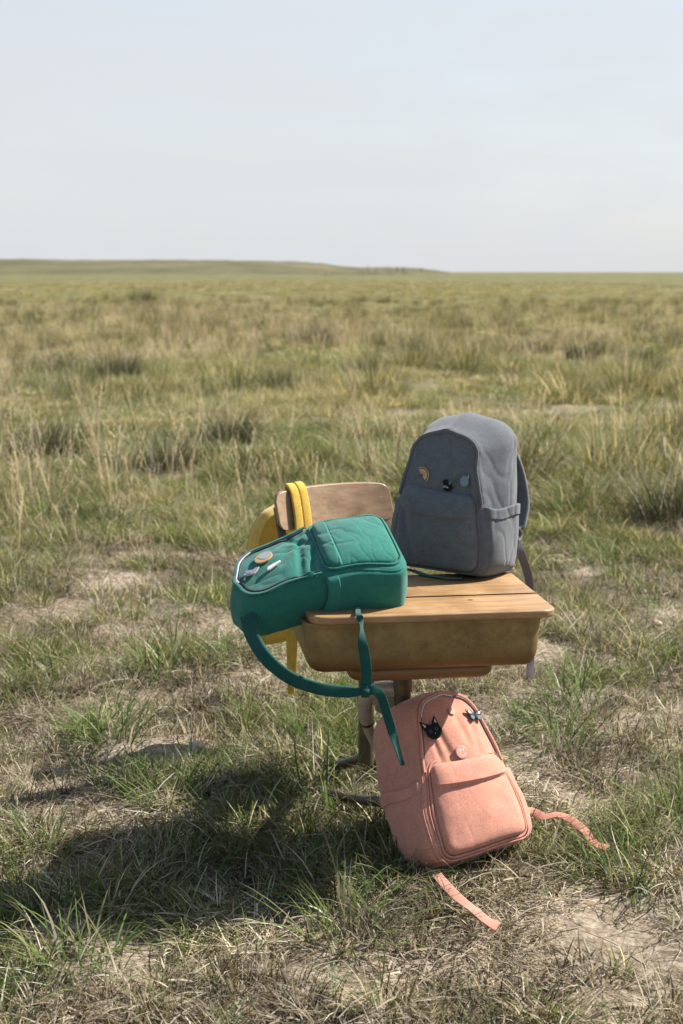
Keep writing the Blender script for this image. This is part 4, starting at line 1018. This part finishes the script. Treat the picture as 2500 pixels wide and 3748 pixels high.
for u, v, s, lab in (
    (590, 2470, 1.25, 'broad green grass clump on pale thatch, left of the hanging yellow webbing'),
    (430, 2720, 1.0, 'upright green grass clump standing at the edge of the desk shadow beside the tan stone'),
    (640, 2960, .85, 'dark green clump half in shadow, in front of the tan stone'),
    (860, 2420, .8, 'small green clump just left of the teal strap loop'),
    (2110, 2570, .95, 'green clump below the dangling grey webbing, right of the book box'),
    (2060, 2720, .9, 'leaning green clump just right of the top of the pink backpack'),
    (2290, 3230, .8, 'low green clump in front of the tip of the longer pink webbing'),
    (2485, 2980, .9, 'green clump cut by the right edge, level with the pink pocket'),
    (1270, 3420, .9, 'long bladed clump in front of the lower left corner of the pink backpack'),
    (300, 3560, .85, 'tall bladed clump in the lower left corner, half in shadow'),
    (2110, 1905, 1.35, 'bushy green clump right of the grey backpack shoulder strap'),
    (2270, 1700, 1.4, 'bright green clump farther back than the one beside the grey strap'),
    (160, 2460, .8, 'small clump near the left edge, level with the book box'),
    (1180, 2940, .95, 'clump growing over the dark foot of the desk, left of the pink backpack'),
    (1290, 2790, .8, 'clump under the desk between the teal strap loop and the pink backpack'),
    (1120, 2700, .8, 'shaded clump directly below the teal strap loop'),
    (1430, 3120, .7, 'clump touching the lower left side of the pink backpack'),
    (140, 3130, .8, 'clump at the left edge where the large shadow leaves the picture')):
    individual('grass_clump', 'clump', u, v, s, lab, CL)
TU = 'dark tussocks in the meadow'
for u, v, s, lab in (
    (600, 1730, 1.15, 'dark rounded tussock, nearest of those left of the chair'),
    (840, 1650, 1.15, 'dark tussock directly above the left end of the chair back'),
    (170, 1690, 1.25, 'wide dark tussock near the left edge behind the bare soil'),
    (430, 1400, 1.5, 'dark tussock farther back in the tall dry grass, right one of a pair'),
    (220, 1380, 1.5, 'dark tussock farther back in the tall dry grass, left one of a pair'),
    (1030, 1440, 1.2, 'dark tussock in mid meadow, left of the grey backpack top'),
    (1340, 1400, 1.1, 'small tussock just left above the grey backpack'),
    (2480, 1930, 1.25, 'dark tussock cut by the right edge beyond the bare path'),
    (1960, 1290, 1.5, 'small brown tussock far behind the grey backpack'),
    (520, 1112, 2.6, 'tiny dark tussock far off below the long ridge'),
    (1150, 1280, 1.6, 'tussock between the chair and the distant bare patch'),
    (2130, 1320, 1.5, 'dark tussock far right in the yellowish meadow'),
    (1500, 1330, 1.3, 'tussock far behind, left of the grey backpack top curve'),
    (2330, 1330, 1.2, 'faint tussock near the right edge, high in the meadow')):
    individual('grass_tussock', 'tussock', u, v, s * 1.25, lab, TU, .95)

# keep blades out of the bags and the desk feet
def clear(xy, g=None):
    c = Vector(base); q = ((xy[:, 0] - c.x - .0) / .15) ** 2 + ((xy[:, 1] - c.y - .10) / .13) ** 2 > 1
    return q
# dry thatch, everywhere near
xy = wedge(38000, 2.1, 11, 31); g_, d = fields(xy)
k = (rs.random(len(xy)) < np.clip(.95 - spots(xy, BARE) * .68 - .3 * spots(xy, LUSH), .2, 1) * np.interp(d, [2, 5, 11], [1, .85, .5])
     * np.clip(.12 + 3.4 * (fbm(xy[:, 0] * 4.5, xy[:, 1] * 4.5, 111, 3) - .32), 0.05, .9)); xy = xy[k]
scatter('dry_thatch', 'thatch', xy, S(len(xy), .6, 1.3, .6, 1.5), tints(xy, (.52, .48, .43), (1.08, 1.03, .96), 71, 5.0), 'pale dry thatch matted over the soil around the desk')
xy = wedge(22000, 2.1, 9, 31); k = rs.random(len(xy)) < np.clip((fbm(xy[:, 0] * 5.5, xy[:, 1] * 5.5, 171, 3) - .46) * 6, 0, 1); xy = xy[k]
scatter('dead_stubble', 'stubble', xy, S(len(xy), .6, 1.5), tints(xy, (.50, .48, .45), (1.0, .96, .92), 175, 4.0), 'dead brown and grey grass stubble in low lumps, with darkened blades for the shaded gaps')
xy = wedge(42000, 2.1, 13, 31); g_, d = fields(xy); fine_ = fbm(xy[:, 0] * 3.6, xy[:, 1] * 3.6, 121, 3) - .5
k = rs.random(len(xy)) < np.clip((g_ + fine_ * 2.6 - .42) * 3.2, .03, 1); xy = xy[k]
scatter('short_grass', 'short', xy, S(len(xy), .55, 1.25), tints(xy, (.75, .92, .65), (1.15, 1.05, .95), 73, 1.5), 'short green grass sprouting in patches through the thatch')
xy = wedge(15000, 2.1, 14, 31); g_, d = fields(xy); fine_ = fbm(xy[:, 0] * 3.0, xy[:, 1] * 3.0, 131, 3) - .5
k = rs.random(len(xy)) < np.clip((g_ + fine_ * 2.4 - .60) * 3.0, .01, 1); xy = xy[k]; k = clear(xy); xy = xy[k]
scatter('long_grass', 'long', xy, S(len(xy), .5, 1.05), tints(xy, (.72, .92, .65), (1.12, 1.06, .9), 75, 1.2), 'long bright green blades growing in loose patches')
xy = wedge(17000, 5.5, 24, 29); g_, d = fields(xy); fine_ = fbm(xy[:, 0] * 1.1, xy[:, 1] * 1.1, 141, 3) - .5
k = rs.random(len(xy)) < np.clip((g_ + fine_ * 2.0) * 1.0 - .15, 0, 1); xy = xy[k]
scatter('fine_grass', 'fine', xy, S(len(xy), .7, 1.35), tints(xy, (.74, .88, .64), (1.24, 1.14, .98), 77, .7), 'fine olive green meadow grass behind the chair')
xy = wedge(13000, 7.0, 60, 29, 1.5); g_, d = fields(xy); q = fbm(xy[:, 0] * .45, xy[:, 1] * .3, 91, 3); k = rs.random(len(xy)) < np.clip(((q - .45) * 5 * g_ + .04) * np.interp(xy[:, 0] / d, [-.25, .05, .25], [1.6, .9, .5]) * np.interp(d, [7, 11], [.25, 1]), 0, 1); xy = xy[k]
scatter('dry_stalks', 'dry', xy, S(len(xy), .8, 1.3), tints(xy, (.92, .86, .80), (1.1, 1.0, .9), 79, .6), 'tall dry seed stalks standing above the meadow')
xy = wedge(2600, 2.6, 9, 31); g_, d = fields(xy); k = rs.random(len(xy)) < .35 * fbm(xy[:, 0] * 1.3, xy[:, 1] * 1.3, 95, 2) + .25 * spots(xy, [(1000, 2100, .5, 1), (2300, 2150, .6, 1), (100, 2500, .3, 1)]); xy = xy[k]
scatter('low_herbs', 'herb', xy, S(len(xy), .5, 1.0), tints(xy, (.9, .95, .9), (1.1, 1.05, 1.0)), 'grey green low herbs dotted among the thatch')
xy = wedge(5200, 8.5, 75, 28, 1.15); g_, d = fields(xy); q = fbm(xy[:, 0] * .55, xy[:, 1] * .40, 151, 3); k = rs.random(len(xy)) < np.clip((q - .36) * 4.0, .05, 1) * np.interp(d, [7.5, 11], [.4, 1]) * (1 - .9 * spots(xy, BARE)); xy = xy[k]
tn = tints(xy, (.36, .44, .30), (1.08, .98, .84), 153, .5)
scatter('bunch_grass', 'bunch', xy, S(len(xy), .7, 1.6, .8, 1.5), tn, 'bunch grass growing in light and dark tufts across the meadow')
xy = wedge(15000, 11, 170, 27, 1.3); g_, d = fields(xy); q = fbm(xy[:, 0] * .5, xy[:, 1] * .32, 161, 3); k = rs.random(len(xy)) < np.clip(.25 + (q - .35) * 3.5, .1, 1) - .7 * spots(xy, BARE); xy = xy[k]
scatter('meadow', 'patch', xy, S(len(xy), .75, 1.3, .6, 1.15), tints(xy, (.70, .78, .52), (1.28, 1.16, .92), 81, .22), 'open prairie grassland stretching to the horizon')

# stones
def stone(u, v, r, label, sq=.6):
    bm = bmesh.new(); bmesh.ops.create_icosphere(bm, subdivisions=3, radius=r); sd = rnd.random() * 50
    for w_ in bm.verts: w_.co = w_.co * (1 + .35 * noise.noise(w_.co / r * 1.1 + Vector((sd, 0, 0)))); w_.co.z *= sq
    V = [w_.co.copy() for w_ in bm.verts]; F = [tuple(q.index for q in f.verts) for f in bm.faces]; bm.free()
    o = obj('stone', V, F, M['stone']); p = on_z(u, v, 0); o.location = (p.x, p.y, float(gh(p.x, p.y)) + r * .35); tag(o, label, 'stone', 'small stones on the soil')
stone(722, 2760, .030, 'tan rounded stone lying in the grass beside the desk shadow')
stone(2290, 2465, .022, 'flat pale stone on the bare path right of the desk')
stone(2405, 2300, .022, 'grey stone farther back on the bare path, near the right edge')
stone(1105, 2150 + 400, .012, 'tiny stone below the yellow webbing')
